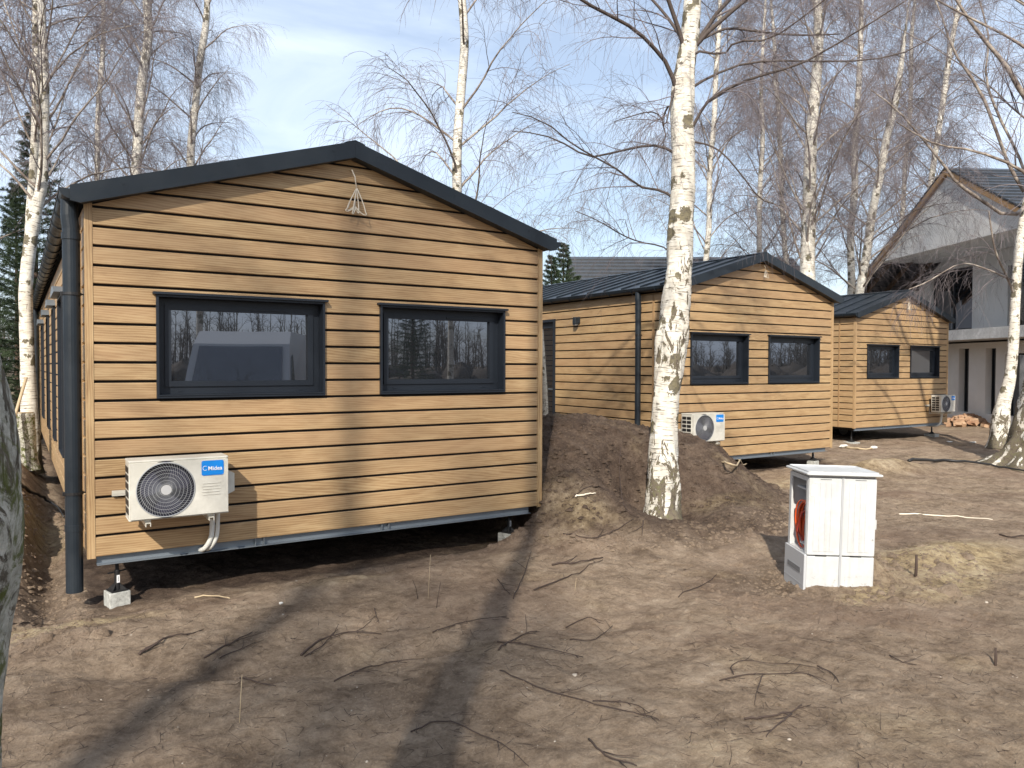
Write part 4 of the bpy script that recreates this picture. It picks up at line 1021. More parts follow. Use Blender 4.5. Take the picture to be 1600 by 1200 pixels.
# birches behind the photographer: they throw the trunk shadows and stand in the window reflections
def back_birch(x, y, r, H, seed, label, lean=(0, 0), **k):
    g = gz(x, y); pts = [(x+lean[0]*t*H, y+lean[1]*t*H, g-.1+t*H, max(r*(1-t)**.8, .01)) for t in np.linspace(0, 1, 12)]
    return make_birch(label, pts, seed=seed, **{**dict(auto=24, zlo=.42, reach=3.0, k2=9, k3=7, rtw=.003, ksides=14, tfine=3), **k})
back_birch(-5.35, -2.57, .175, 15, 72, 'birch far behind the camera whose faint shadow climbs the nearest cabin', lean=(.012, .0), zlo=.45, auto=26, k3=6)
src = back_birch(9.5, -12, .15, 13, 73, 'birch in the window reflection standing beyond the van')
G = 'birches behind the camera seen only in the panes'
src['group'] = G
for (x, y, rz, s) in ((3.0, -15, 1., 1.), (-4.5, -17, 2., 1.1), (14.5, -14, 3., .95), (6.2, -21, 4., 1.1), (20, -19, 5., 1.05), (-10, -14, 2.6, .9), (12, -24, .4, 1.2), (-6.5, -5.5, .7, .9)):
    c = copy_tree(src); c.location = (x, y, gz(x, y)-.1); c.rotation_euler = (0, 0, rz); c.scale = (s, s, s)
    c['label'] = 'bare white stemmed birch reflected in the cabin windows'
src['label'] = 'bare white stemmed birch reflected in the cabin windows'
# ------------------------------------------------------------------ spruces
def make_spruce(seed, H=9., R=1.9):
    rs = np.random.RandomState(seed); root = thing('spruce_tree', (0, 0, 0))
    V, Q, UV = tubes_np(np.array([[[0, 0, H*t] for t in np.linspace(0, 1, 8)]]), np.array([[.13*(1-t)+.01 for t in np.linspace(0, 1, 8)]]), 8, True)
    np_mesh('trunk', V, Q, TRUNKD, root, True)
    z = np.arange(.5, H-.15, .26); n = []
    S, D, Ln = [], [], []
    for zz in z:
        m = rs.randint(6, 9)
        for a in np.arange(m)*2*PI/m+rs.uniform(0, 6):
            t = zz/H; S.append((0, 0, zz+rs.uniform(-.06, .06))); el = .15+.55*t; D.append((math.cos(a)*math.cos(el), math.sin(a)*math.cos(el), math.sin(el))); Ln.append((R*(1-t)**.85+.12)*rs.uniform(.75, 1.12))
    P1, R1 = grow(np.array(S), np.array(D), np.array(Ln), np.full(len(S), .014), .004, 9, .03, [0, .05, .06, .06, .03, 0, -.03, -.05, -.06], rs)
    S, D, t = spawn(P1, 16, .12, 1., 1.0, rs); D[:, 2] = D[:, 2]*.35-.10
    ln = (np.repeat(np.array(Ln), 16)*.30*(1.15-t)+.06)*rs.uniform(.7, 1.2, len(S))
    P2, R2 = grow(S, D, ln, np.full(len(S), .006), .003, 4, .06, .06, rs)
    Vs, Qs = [], []; o = 0
    for P, R_, k in ((P1, R1, 4), (P2, R2, 3)):
        V, Q, _ = tubes_np(P, R_, k); Vs.append(V); Qs.append(Q+o); o += len(V)
    # needles: thin leaf-shaped quads along every twig
    for P, m in ((P2, 22), (P1, 46)):
        S, D, t = spawn(P, m, .02 if m == 22 else .25, 1., 1.1, rs); D /= np.linalg.norm(D, axis=1, keepdims=True)
        l = rs.uniform(.045, .085, len(S))[:, None]; s = np.cross(D, rs.normal(size=D.shape)); s /= np.linalg.norm(s, axis=1, keepdims=True); wd = .0075
        V = np.stack([S-s*wd*.5, S+s*wd*.5, S+D*l+s*wd*.35, S+D*l-s*wd*.35], 1).reshape(-1, 3); Vs.append(V); Qs.append(np.arange(len(V)).reshape(-1, 4)+o); o += len(V)
    np_mesh('crown', np.concatenate(Vs), np.concatenate(Qs), NEED, root, False)
    return root
sp = make_spruce(5)
GS = 'spruces behind the cabins'
spl = [((-1.2, 19.5), .60, 'dark green spruce left of the double birch at the left edge'), ((-3.4, 18.0), .60, 'spruce at the far left edge behind the mossy trunk'), ((.2, 21.5), .86, 'spruce with its tip showing above the nearest roof corner'),
       ((-5.5, 21), .62, None), ((-2.2, 24), .66, None), ((-.2, 24.5), .7, None)]
first = True
sps = []
for (q, s, lab) in spl:
    c = sp if first else copy_tree(sp); first = False; c.location = (q[0], q[1], gz(*q)); c.rotation_euler = (0, 0, q[0]); c.scale = (s, s, s)
    tag(c, lab or 'dark spruce hidden deep behind the left edge of the frame', 'tree', GS)
for (px, D, zt, lab) in ((861, 24, 5.35, 'small pale spruce top above the middle roof beside the nearest gutter'), (880, 25, 5.9, 'taller pale spruce top left of the dark ribbed roof'), (902, 25.5, 4.9, 'low spruce top overlapping the left end of the dark ribbed roof')):
    p = atD(px, 573, D); c = copy_tree(sp); s = zt/9.; c.location = (p[0], p[1], -.05); c.scale = (s*1.1, s*1.1, s); c.rotation_euler = (0, 0, px); tag(c, lab, 'tree', GS)
for i, (x, y) in enumerate(((24, -38), (33, -30), (-18, -20))):
    c = copy_tree(sp); c.location = (x, y, -.1); c.rotation_euler = (0, 0, i*1.3); c.scale = (1.15,)*3; tag(c, 'dark spruce in the reflected wood line behind the camera', 'tree', 'reflected spruces')
# far wood all round
def far_wood():
    rs = np.random.RandomState(77); n = 2400; a = rs.uniform(0, 2*PI, n); r = rs.uniform(70, 120, n); h = rs.uniform(5, 9, n)*(1+.25*np.sin(a*5))
    S = np.stack([r*np.sin(a), r*np.cos(a), np.full(n, -.5)], 1); D = np.stack([rs.normal(0, .05, n), rs.normal(0, .05, n), np.ones(n)], 1)
    P, R = grow(S, D, h, np.full(n, .13), .03, 6, .02, 0, rs); Vs, Qs, o = [], [], 0
    S2, D2, t = spawn(P, 16, .12, .98, .8, rs); D2[:, 2] = np.abs(D2[:, 2])
    P2, R2 = grow(S2, D2, (1.2-t)*rs.uniform(1.2, 3., len(S2)), np.full(len(S2), .035), .012, 4, .10, -.02, rs)
    S3, D3, t = spawn(P2, 3, .2, .98, .8, rs); P3, R3 = grow(S3, D3, rs.uniform(.4, 1.1, len(S3)), np.full(len(S3), .018), .008, 3, .10, .05, rs)
    for p_, r_, k in ((P, R, 4), (P2, R2, 3), (P3, R3, 3)):
        V, Q, _ = tubes_np(p_, r_, k); Vs.append(V); Qs.append(Q+o); o += len(V)
    m = 3000; a = rs.uniform(0, 2*PI, m); r = rs.uniform(60, 100, m); w_ = rs.uniform(.9, 2.6, m); hh = rs.uniform(.6, 1.9, m)   # undergrowth
    ph = 2*PI*np.arange(7)/7; 
    ring = lambda f, z: np.stack([(r*np.sin(a))[:, None]+w_[:, None]*f*np.cos(ph)*rs.uniform(.7, 1.3, (m, 7)), (r*np.cos(a))[:, None]+w_[:, None]*f*np.sin(ph)*rs.uniform(.7, 1.3, (m, 7)), hh[:, None]*z*rs.uniform(.7, 1.3, (m, 7))-.3*(z == 0)], -1)
    B = np.stack([ring(1., 0.), ring(.95, .5), ring(.55, .9), ring(.08, 1.05)], 1); ix = np.arange(m*28).reshape(m, 4, 7)+o; nx = np.roll(ix, -1, 2)
    Vs.append(B.reshape(-1, 3)); Qs.append(np.stack([ix[:, :-1], nx[:, :-1], nx[:, 1:], ix[:, 1:]], -1).reshape(-1, 4))
    o = np_mesh('far_wood', np.concatenate(Vs), np.concatenate(Qs), mat('far_wood_brown', (.085, .068, .055), .9), smooth=False); tag(o, 'bare brown far wood closing the horizon', 'wood', kind='stuff')
far_wood()
# ------------------------------------------------------------------ white render house on the right
def render_house():
    Dc = 25.7; p = CP+Fv*Dc*1.0+Rv*14.55; r = thing('render_house', (p[0], p[1], -.15), -YAW+rad(4), 'unfinished white rendered house with black tiled roof behind the farthest cabin', 'house')
    # local x = to the right, y = away from the camera; the gable plane is x=0, ridge along x at y=0
    AP, HWd, EV = 8.55, 6.1, 5.0; LX = 14.
    def zr(y): return AP-(AP-EV)*abs(y)/HWd
    w = MB()
    # upper gable panel
    zp = 6.05; yl = HWd*(AP-zp)/(AP-EV)
    w.prism([(-yl, zp), (yl, zp), (0, AP-.12)], lambda y, z: (0, y, z), lambda y, z: (2.3, y, z))
    w.build('gable_panel', REND, r)
    w = MB(); X = 2.35                                  # recessed upper wall with its openings
    def wall_with(x, t, y0, y1, z0, zf, holes):
        ys = sorted({y0, y1, *[h[0] for h in holes], *[h[1] for h in holes], *([0.] if y0 < 0 < y1 else [])})
        for a, b in zip(ys[:-1], ys[1:]):
            m_ = (a+b)/2; hs = sorted([(h[2], h[3]) for h in holes if h[0] < m_ < h[1]]); lo = z0
            for h in hs:
                if h[0] > lo+.001: w.prism([(a, lo), (b, lo), (b, h[0]), (a, h[0])], lambda y, z: (x, y, z), lambda y, z: (x+t, y, z))
                lo = h[1]
            za, zb_ = zf(a), zf(b)
            w.prism([(a, lo), (b, lo), (b, zb_), (a, za)], lambda y, z: (x, y, z), lambda y, z: (x+t, y, z))
    up_holes = [(2.05, 4.5, 3.35, 5.70), (-2.2, .25, 3.35, 5.45)]
    wall_with(X, .3, -HWd+.5, 5.3, 3.2, lambda y: min(zr(y)-.25, 9), up_holes)
    lo_holes = [(.10, .62, .45, 2.62), (-1.20, -.72, .45, 2.60), (-2.7, -1.6, .45, 2.42), (3.6, 4.4, .15, 2.3)]
    wall_with(.9, .3, -HWd+.4, HWd-.4, .0, lambda y: 2.80, lo_holes)
    w.box(1.2, LX, -HWd+.4, -HWd+.7, 0, EV+.1); w.box(1.2, LX, HWd-.7, HWd-.4, 0, EV+.1)
    w.box(X, X+.3, -HWd+.4, -HWd+.5, 3.2, EV)
    w.build('wall', REND, r)
    s = MB(); s.box(-.25, 2.6, -HWd+.1, HWd-.1, 2.86, 3.19); s.build('balcony_slab', mat('slab_edge', (.5, .5, .5), .8, build=b_white((.40, .40, .40), (.62, .62, .62), 8)), r)
    for h in up_holes:
        f = MB(); a, b, c, d = h
        for y0, y1, z0, z1 in ((a, a+.08, c, d), (b-.08, b, c, d), (a+.08, b-.08, c, c+.08), (a+.08, b-.08, d-.08, d), ((a+b)/2-.05, (a+b)/2+.05, c+.08, d-.08)): f.box(X+.12, X+.2, y0+.001, y1-.001, z0+.001, z1-.001)
        fo = f.build('window', FRAME, r); g = MB(); g.box(X+.15, X+.16, a+.085, b-.085, c+.085, d-.085); g.build('pane', GLASS, fo)
    for h in lo_holes:
        f = MB(); a, b, c, d = h
        for y0, y1, z0, z1 in ((a, a+.05, c, d), (b-.05, b, c, d), (a+.05, b-.05, c, c+.05), (a+.05, b-.05, d-.05, d)): f.box(1.12, 1.19, y0+.001, y1-.001, z0+.001, z1-.001)
        fo = f.build('window', FRAME, r); g = MB(); g.box(1.15, 1.16, a+.055, b-.055, c+.055, d-.055); g.build('pane', GLASS, fo)
    b = MB(); b.box(X+1.2, X+1.3, -HWd+.8, HWd-.8, .1, 5.); b.build('inner_wall', mat('room_shade', (.05, .05, .05), .9), r)  # near-black sheet, the dimness of the rooms painted into its colour
    for sgn in (-1, 1):
        t = MB(); n = 24
        for i in range(n):       # overlapping tile courses
            y0 = (HWd+.45)*i/n; y1 = (HWd+.45)*(i+1)/n
            t.prism([(sgn*y0, zr(y0)+.10), (sgn*(y1+.03), zr(y1+.03)+.145), (sgn*(y1+.03), zr(y1+.03)+.10), (sgn*y0, zr(y0)+.055)], lambda y, z: (-.12, y, z), lambda y, z: (LX, y, z))
        sl = t.build('roof', TILE, r)
        q = MB(); q.prism([(sgn*.0, AP+.05), (sgn*(HWd+.4), zr(HWd+.4)+.05), (sgn*(HWd+.4), zr(HWd+.4)-.14), (0, AP-.14)], lambda y, z: (-.11, y, z), lambda y, z: (-.004, y, z)); q.build('verge_board', RAFT, sl)
        q = MB()
        for i in range(10):
            x = .4+i*.8; q.prism([(sgn*.05, AP-.02), (sgn*(HWd+.4), zr(HWd+.4)-.0), (sgn*(HWd+.4), zr(HWd+.4)-.18), (sgn*.05, AP-.20)], lambda y, z: (x, y, z), lambda y, z: (x+.09, y, z))
        q.build('rafters', mat('dark_timber', (.10, .06, .035), .8), sl)
    return r
render_house()
# dark ribbed roof behind the middle cabin
def back_house():
    D = 33.; a = atD(887, 401, D); b = atD(1237, 403, D); L_ = np.linalg.norm(b-a); zr = a[2]
    p = (a+b)/2; r = thing('neighbour_house', (p[0], p[1], -.1), -YAW, 'house behind the middle cabin showing only its dark ribbed roof', 'house')
    h = L_/2; hw = 4.6; ze = zr-2.7
    for s in (-1, 1):
        t = MB(); n = 15
        for i in range(n):
            u0, u1 = i/n, (i+1)/n; f = lambda u: (s*hw*u, zr+.1-(zr-ze)*u)
            (ya, za), (yb, zb_) = f(u0), f(u1)
            e0, e1 = .45*u0, .45*u1
            bq = len(t.v); t.v += [(-h-e0*0, ya, za), (h, ya, za), (h, yb, zb_+.05), (-h, yb, zb_+.05), (-h, ya, za-.06), (h, ya, za-.06), (h, yb, zb_-.01), (-h, yb, zb_-.01)]
            for q in ((0, 3, 2, 1), (4, 5, 6, 7), (0, 1, 5, 4), (1, 2, 6, 5), (2, 3, 7, 6), (3, 0, 4, 7)): t.face([bq+i_ for i_ in q])
        t.build('roof', TILE, r)
    w = MB(); w.prism([(-hw+.6, 0), (hw-.6, 0), (hw-.6, ze+.2), (0, zr-.2), (-hw+.6, ze+.2)], lambda y, z: (-h+.4, y, z), lambda y, z: (h-.4, y, z)); w.build('wall', REND, r)
back_house()
# ------------------------------------------------------------------ white van behind the camera, reflected in the left window
def van():
    r = thing('parked_van', (4.1, -3.4, .0), rad(112), 'white high roof van parked behind the camera and reflected in the left window', 'van')
    b = MB()
    prof = [(-2.7, .35), (2.75, .35), (2.85, .75), (2.7, 1.15), (1.95, 1.35), (1.35, 2.25), (.9, 2.52), (-2.45, 2.58), (-2.68, 2.35)]
    def T(k, y): return lambda x, z: (x, y*(1-.10*max(0, z-1.2)/1.4)*k, z)
    b.prism(prof, T(1, -.98), T(1, .98))
    b.build('body', mat('van_paint', (.62, .63, .64), .3), r)
    g = MB()
    for s in (-1, 1): g.prism([(1.0, 1.35), (1.75, 1.35), (1.3, 2.0), (1.0, 2.05)], lambda x, z: (x, s*(.985*(1-.10*max(0, z-1.2)/1.4)), z), lambda x, z: (x, s*(.995*(1-.10*max(0, z-1.2)/1.4)), z))
    g.build('side_window', GLASS, r)
    g = MB(); g.poly([(1.97, -.82, 1.42), (1.97, .82, 1.42), (1.42, .78, 2.2), (1.42, -.78, 2.2)]); g.build('windscreen', GLASS, r)
    g = MB()
    for s in (-1, 1): g.box(-2.72, -2.705, s*.08 if s > 0 else -.72, .72 if s > 0 else -.08, 1.5, 2.15)
    g.build('rear_window', GLASS, r)
    for x in (-1.75, 1.85):
        for s in (-1, 1):
            w = MB(); w.tube([(x, s*.78, .34), (x, s*1.0, .34)], [.34, .34], 24); wo = w.build('wheel', RUBBER, r)
            w = MB(); w.tube([(x, s*1.001, .34), (x, s*1.008, .34)], [.2, .2], 18); w.build('rim', STEEL, wo)
van()
# ------------------------------------------------------------------ small things on the ground
def stick_at(pts, r, label, name='fallen_twig', material=None, group=None, lift=.006, forks=True, seed=0, cat='twig'):
    rs = random.Random(seed); P = []; r = r*(.72 if (material or STICK) is STICK else 1)
    for (px, py) in pts: P.append(on_ground(px, py, lift))
    q = catmull([tuple(p) for p in P], 5); base = q[0].copy()
    for i in range(1, len(q)-1): q[i][2] = max(gz(q[i][0], q[i][1])+lift, q[i][2])+rs.uniform(0, r); q[i][0] += rs.uniform(-r, r)*.6; q[i][1] += rs.uniform(-r, r)*.6
    m_ = MB(); n = len(q); m_.tube([tuple(p-base) for p in q], [r*(1-.6*i/n) for i in range(n)], 6)
    if forks:
        for k in range(1+n//9):
            i = rs.randrange(1, n-1); d = Vector(q[i+1]-q[i]).normalized(); s = Vector((-d.y, d.x, rs.uniform(-.1, .5)))*rs.choice((-1, 1)); l = rs.uniform(.05, .18)
            a = Vector(q[i]-base); m_.tube([a, a+(d+s*.6)*l*.5, a+(d*1.1+s*.8)*l+Vector((0, 0, .01))], [r*.5, r*.4, r*.25], 4)
    o = m_.build(name, material or STICK, smooth=True); o.location = tuple(base); tag(o, label, cat, group); return o
GT = 'dead twigs lying on the bare soil'
TW = [([(217, 1025), (240, 1010), (262, 999), (294, 993)], .014, 'thick curved dark stick on the soil below the nearest air conditioner'),
      ([(319, 1029), (360, 1009), (394, 989)], .009, 'straight dark stick rising right of the thick curved stick'),
      ([(343, 1030), (372, 1018), (399, 1005)], .006, 'thin dark twig parallel below the straight dark stick'),
      ([(470, 1025), (499, 1003), (544, 990), (596, 992)], .010, 'dark root arching over the soil below the nearest left window'),
      ([(476, 1028), (505, 1010), (528, 985)], .007, 'dark twig crossing the left end of the arching root'),
      ([(375, 1061), (402, 1068), (431, 1074)], .007, 'short straight dark twig in the left foreground'),
      ([(585, 952), (588, 964), (592, 975)], .006, 'short dark twig pointing at the camera under the nearest cabin'),
      ([(676, 990), (725, 974), (792, 964)], .007, 'long dark twig pointing at the diagonal tree shadow'),
      ([(777, 1004), (830, 1011), (911, 1028)], .008, 'long dark twig crossing right out of the tree shadow'),
      ([(779, 1017), (807, 1000), (839, 988)], .009, 'dark twig crossing the tree shadow and rising right'),
      ([(781, 1049), (837, 1075), (931, 1103), (1000, 1118), (1030, 1128)], .006, 'longest thin branch running right through the centre foreground'),
      ([(926, 1097), (980, 1100), (1015, 1116)], .005, 'thin side twig beside the end of the longest branch'),
      ([(642, 1146), (695, 1129), (744, 1148), (785, 1165), (826, 1199)], .006, 'arched twig in the tree shadow at the bottom edge'),
      ([(920, 1157), (946, 1184), (995, 1199)], .008, 'pale twig cut by the bottom edge of the photo'),
      ([(522, 1066), (560, 1050), (594, 1041), (663, 1031)], .007, 'long shallow curved twig in the middle foreground'),
      ([(802, 937), (819, 899), (830, 863)], .007, 'straight dark twig leading from the tree shadow to the jack'),
      ([(862, 884), (900, 882), (942, 872)], .016, 'thick reddish root at the foot of the earth mound'),
      ([(834, 923), (875, 908), (905, 898), (942, 876)], .009, 'dark root below the thick reddish root'),
      ([(884, 982), (918, 967), (937, 975)], .006, 'short bent twig in the sunlit centre of the ground'),
      ([(890, 1001), (931, 1000), (957, 979)], .006, 'hooked twig below the short bent twig'),
      ([(777, 906), (790, 923), (797, 930)], .006, 'small dark twig left of the twig leading to the jack'),
      ([(1124, 1065), (1170, 1056), (1201, 1056), (1256, 1055), (1291, 1065)], .006, 'long wavy twig in the right foreground'),
      ([(1146, 1056), (1146, 1040), (1198, 1038), (1260, 1042), (1290, 1050)], .005, 'angular twig just above the long wavy twig'),
      ([(1191, 1058), (1184, 1080), (1179, 1104)], .005, 'twig hanging down from the middle of the wavy twig'),
      ([(1163, 1126), (1198, 1123), (1237, 1116), (1253, 1104)], .009, 'dark branch in the right foreground with a bent tip'),
      ([(1237, 1118), (1215, 1135), (1197, 1154)], .007, 'dark branch stub running down from the bent branch'),
      ([(1060, 934), (1105, 912), (1120, 898)], .006, 'twig on the sunlit soil left of the cabinet'),
      ([(1277, 1042), (1300, 1054), (1311, 1068)], .006, 'short dark twig right of the wavy twigs'),
      ([(1390, 1025), (1410, 1036), (1432, 1041)], .006, 'bent dark twig below the yellow sand'),
      ([(970, 700), (968, 740), (975, 790), (998, 810)], .009, 'curved dark root on the slope left of the near birch'),
      ([(1005, 815), (1003, 838)], .010, 'dark root end sticking out below the near birch'),
      ([(1562, 836), (1580, 841), (1597, 837)], .012, 'black curved stick on the far soil at the right edge'),
      ([(880, 835), (925, 842), (965, 828), (990, 812)], .010, 'root lying along the foot of the mound below the cabin corner'),
      ([(10, 985), (45, 975), (70, 962)], .006, 'thin twig beside the mossy trunk at the left edge'),
      ([(895, 780), (925, 760), (960, 772)], .007, 'bent root in the middle of the earth mound')]
for i, (p, r, l) in enumerate(TW): stick_at(p, r, l, group=GT, seed=i)
stick_at([(304, 935), (330, 933), (359, 936)], .008, 'pale split stick on the soil in front of the nearest cabin', 'pale_stick', STICKL, None, forks=False, seed=91, cat='stick')
stick_at([(1405, 804), (1480, 808), (1551, 813)], .009, 'long straight pale stick on the far soil right of the cabinet', 'pale_stick', mat('bleached_wood', (.75, .68, .55), .7), None, forks=False, seed=92, cat='stick')
stick_at([(899, 781), (915, 778), (931, 775)], .010, 'short pale root sticking out of the earth mound', 'pale_stick', mat('bleached_wood'), None, forks=False, seed=93, cat='stick', lift=.03)
stick_at([(1130, 727), (1150, 734), (1168, 728)], .016, 'pale bent branch on the mound under the middle cabin', 'pale_stick', STICKL, None, seed=94, cat='stick', lift=.04)
stick_at([(1420, 722), (1470, 722), (1530, 727), (1570, 733), (1615, 742)], .030, 'long black pipe lying on the soil towards the right edge', 'black_pipe', RUBBER, None, forks=False, seed=95, lift=.02, cat='pipe')
stick_at([(25, 765), (52, 775), (78, 790), (100, 812)], .022, 'black pipe coming out of the bank beside the downpipe', 'black_pipe', RUBBER, None, forks=False, seed=96, lift=.03, cat='pipe')
def upright(px, py0, py1, r, label, material=STICK, lean=.03):
    p = on_ground(px, py1); D = (Vector(p)-Vector(CP)).dot(Vector(Fv)); h = (py1-py0)*D/FPX
    m_ = MB(); m_.tube([(0, 0, -.08), (lean*.5, 0, h*.5), (lean, .01, h)], [r, r*.9, r*.7], 6); o = m_.build('upright_twig', material, smooth=True); o.location = p; tag(o, label, 'twig', 'twigs standing upright in the soil')
upright(1430, 868, 902, .013, 'dark stake standing in the soil right of the cabinet')
upright(1554, 1014, 1041, .009, 'thin dark stake standing in the right foreground')
upright(373, 1056, 1130, .0022, 'pale thin stalk standing in the left foreground', STICKL, .02)
upright(668, 868, 935, .0018, 'pale dry stem standing in front of the nearest cabin', STICKL)
upright(680, 912, 950, .003, 'thin dry stem leaning right beside the pale stem', STICK, .05)
upright(655, 905, 935, .003, 'thin dry stem leaning left beside the pale stem', STICK, -.05)
upright(897, 905, 925, .002, 'thin dry stem standing in front of the mound', STICKL)
# stump with a leaning pole
def stump():
    p = atD(40, 573, 11.6); r = thing('birch_stump', (p[0]-.05, p[1], gz(p[0], p[1])-.05), 0, 'short sawn birch stump at the foot of the white birch on the left', 'stump')
    P = np.array([[[0, 0, 0], [0, 0, .12], [.0, 0, .35], [.0, 0, .62], [0, .0, .86], [0, 0, .865]]]); R = np.array([[.24, .205, .18, .172, .165, .0]])
    P = catmull(P[0], 5)[None]; R = np.interp(np.linspace(0, 5, P.shape[1]), range(6), R[0])[None]; R[0, -4:] = [.16, .12, .06, 0.001]; P[0, -5:, 2] = .865
    V, Q, UV = tubes_np(P, R, 28, True); d = V.copy(); d[:, 2] = 0; a = np.arctan2(V[:, 1], V[:, 0]); f = 1+.10*fbm(np.cos(a)*2+V[:, 2]*2, np.sin(a)*2+5, 3, 2.); V[:, :2] *= f[:, None]
    np_mesh('bark', V, Q, MOSS, r, True, uv=UV)
    b = MB(); b.cyl((0, 0, .862), (0, 0, .872), .150, 24); b.build('cut_face', STICKL, r)
    q = MB(); a = atD(24, 648, 11.3); c = atD(41, 590, 11.6); d = (c-a); e = a-d*1.0
    q.tube([tuple(e), tuple(c)], .022, 10); o = q.build('wooden_pole', STICKL, smooth=True); tag(o, 'pale wooden pole leaning behind the sawn stump on the left', 'pole')
stump()
# brick rubble
def rubble():
    rs = random.Random(4); c = on_ground(1515, 664); b = MB()
    for i in range(170):
        a = rs.uniform(0, 2*PI); d = abs(rs.gauss(0, .55)); x, y = math.cos(a)*d*1.3, math.sin(a)*d*.7; z = max(0, .30*(1-d/1.3))*rs.uniform(.6, 1)
        s = [rs.uniform(.05, .13), rs.uniform(.05, .09), rs.uniform(.03, .07)]; M4 = Matrix.Translation((x, y, z+.02)) @ Matrix.Rotation(rs.uniform(0, 6), 4, 'Z') @ Matrix.Rotation(rs.uniform(-.8, .8), 4, 'X')
        b.box(-s[0], s[0], -s[1], s[1], -s[2], s[2], lambda p, q, r_: tuple(M4 @ Vector((p*rs.uniform(.8, 1), q, r_))))
    o = b.build('rubble_heap', BRICK); o.location = c; tag(o, 'heap of broken orange bricks in front of the white house', 'rubble', kind='stuff')
rubble()
def lump(px, py, s, label, material, name, flat=.5):
    p = on_ground(px, py); b = MB(); rs = random.Random(px); n = 7
    V = []
    for i in range(1, 5):
        for k in range(n):
            t = PI*i/5; a = 2*PI*k/n; rr = s*rs.uniform(.75, 1.1); V.append((rr*math.sin(t)*math.cos(a)*1.5, rr*math.sin(t)*math.sin(a), rr*math.cos(t)*flat+s*flat*.6))
    b.v = V; b.face(range(n)); b.face(list(range(3*n, 4*n))[::-1])
    for i in range(3):
        for k in range(n): b.face([i*n+k, (i+1)*n+k, (i+1)*n+(k+1) % n, i*n+(k+1) % n])
    o = b.build(name, material, smooth=False); o.location = p; tag(o, label, 'debris')
PLA = mat('plaster_scrap', (.62, .60, .55), .8)
lump(439, 944, .012, 'tiny white plaster scrap in front of the nearest cabin', PLA, 'plaster_scrap', 1.)
lump(1318, 699, .09, 'pale stone just right of the middle cabin', PLA, 'pale_stone'); lump(1366, 701, .08, 'pale stone in front of the farthest cabin', PLA, 'pale_stone')
lump(1484, 691, .07, 'white scrap right of the farthest cabin', PLA, 'plaster_scrap', .3); lump(1520, 692, .08, 'white scrap between the rubble and the thick right trunk', PLA, 'plaster_scrap', .3)
stick_at([(1322, 700), (1345, 703), (1364, 702)], .03, 'pale board lying in front of the farthest cabin', 'timber_scrap', STICKL, forks=False, seed=99, cat='board')
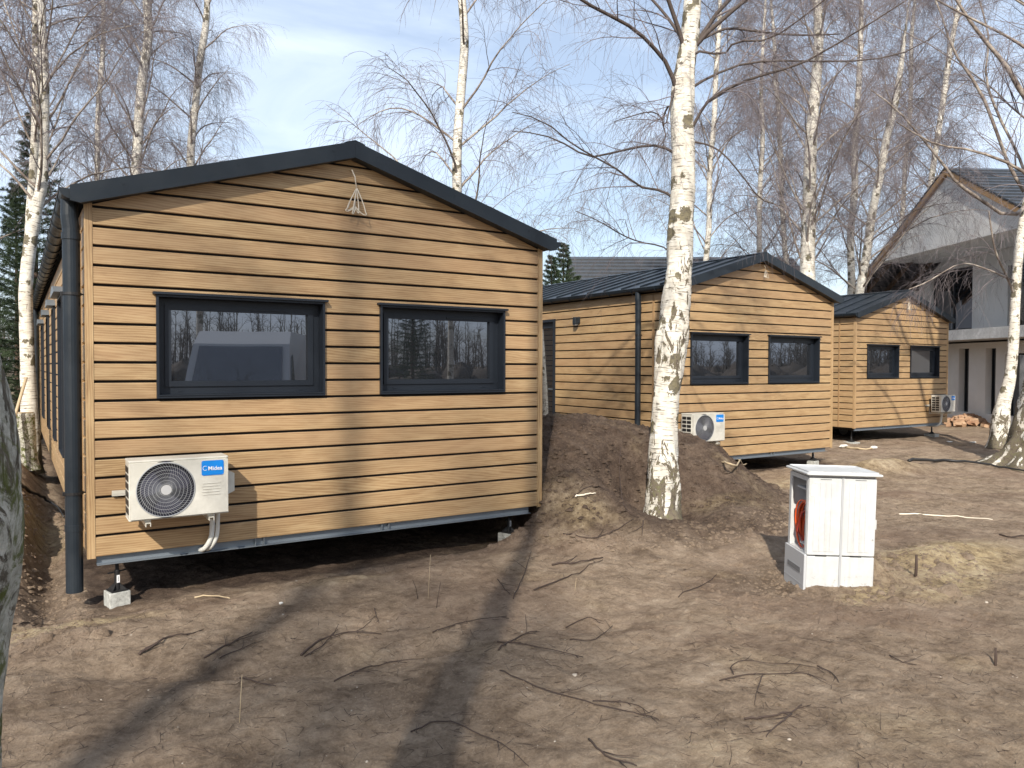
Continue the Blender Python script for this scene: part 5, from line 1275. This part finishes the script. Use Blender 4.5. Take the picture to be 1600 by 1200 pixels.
# clods, grit and litter: nobody could count these
def scatter(name, label, cat, n, size, material, seed, region, elong=False):
    rs = np.random.RandomState(seed); X, Y, W_ = region(rs, n); Z = ground(X, Y); n = len(X)
    if elong:
        a = rs.uniform(0, 2*PI, n); l = size*rs.lognormal(0, .5, n); D = np.stack([np.cos(a), np.sin(a), rs.normal(0, .12, n)], 1)
        P, R = grow(np.stack([X, Y, Z+.006], 1), D, l, rs.uniform(.0008, .0022, n), .0006, 5, .18, 0, rs)
        P[:, :, 2] = np.maximum(P[:, :, 2], ground(P[:, :, 0], P[:, :, 1])+.002); V, Q, _ = tubes_np(P, R, 4)
        o = np_mesh(name, V, Q, material, smooth=True)
    else:
        u = np.array([[1, 0, 0], [.3, .95, 0], [-.8, .6, 0], [-.85, -.55, 0], [.25, -1, 0], [.5, .1, .75], [-.4, .35, .7], [-.2, -.5, .8]]); F_ = np.array([[0, 1, 5, 5], [1, 6, 5, 5], [1, 2, 6, 6], [2, 3, 6, 6], [3, 7, 6, 6], [3, 4, 7, 7], [4, 5, 7, 7], [4, 0, 5, 5], [5, 6, 7, 7]])
        F3 = F_[:, :3]; s = size*rs.lognormal(0, .55, n)*W_; a = rs.uniform(0, 2*PI, n)
        J = u[None]*rs.uniform(.65, 1.3, (n, 8, 3)); ca, sa = np.cos(a)[:, None], np.sin(a)[:, None]
        x = J[..., 0]*ca-J[..., 1]*sa; y = J[..., 0]*sa+J[..., 1]*ca; z = J[..., 2]*.8
        V = np.stack([X[:, None]+x*s[:, None], Y[:, None]+y*s[:, None], Z[:, None]-.15*s[:, None]+z*s[:, None]], -1).reshape(-1, 3)
        Q = (F3[None]+8*np.arange(n)[:, None, None]).reshape(-1, 3); 
        mo = mound(X, Y); col = np.repeat(np.stack([sst(.06, .3, mo)*.9, np.zeros(n), np.zeros(n), np.ones(n)], 1), 8, axis=0)
        o = np_mesh(name, V, Q, material, smooth=False, col=col)
    tag(o, label, cat, kind='stuff'); return o
def r_view(rs, n):
    D = 3.2*np.exp(rs.uniform(0, math.log(16/3.2), n)); l = rs.uniform(-.70, .70, n)*D; x = math.sin(YAW)*D+math.cos(YAW)*l; y = math.cos(YAW)*D-math.sin(YAW)*l
    k = (houses_mask(x, y) < .5) & (fbm(x, y, 3, .9)+.25*np.random.RandomState(1).rand(n) > -.05); return x[k], y[k], np.ones(k.sum())
def r_mound(rs, n):
    x = rs.uniform(3.8, 9.2, n); y = rs.uniform(5.2, 10.5, n); k = (mound(x, y) > .07) & (houses_mask(x, y) < .3); return x[k], y[k], np.ones(k.sum())*1.0
def r_edge(rs, n):
    x = rs.normal(5.9, .8, n); y = rs.normal(3.9, .45, n); return x, y, np.ones(n)
def r_left(rs, n):
    x = rs.uniform(-1.2, .4, n); y = rs.uniform(5.5, 11, n); return x, y, np.ones(n)
scatter('soil_crumbs', 'crumbs of dry soil over the whole ground', 'soil', 22000, .0050, SOIL, 1, r_view)
scatter('mound_clods', 'clods of dark earth on the mound', 'soil', 14000, .013, SOIL, 2, r_mound)
scatter('trench_clods', 'clods around the cabinet', 'soil', 1500, .014, SOIL, 3, r_edge)
scatter('bank_clods', 'clods on the bank beside the nearest cabin', 'soil', 1800, .015, SOIL, 4, r_left)
scatter('pale_grit', 'pale grit sprinkled over the soil', 'grit', 500, .0035, mat('pale_grit', (.36, .31, .25), .8), 5, r_view)
scatter('twig_litter', 'fine twig litter strewn over the soil', 'litter', 4200, .055, STICK, 6, r_view, True)
scatter('mound_roots', 'fine roots sticking to the earth mound', 'litter', 700, .14, STICK, 7, r_mound, True)
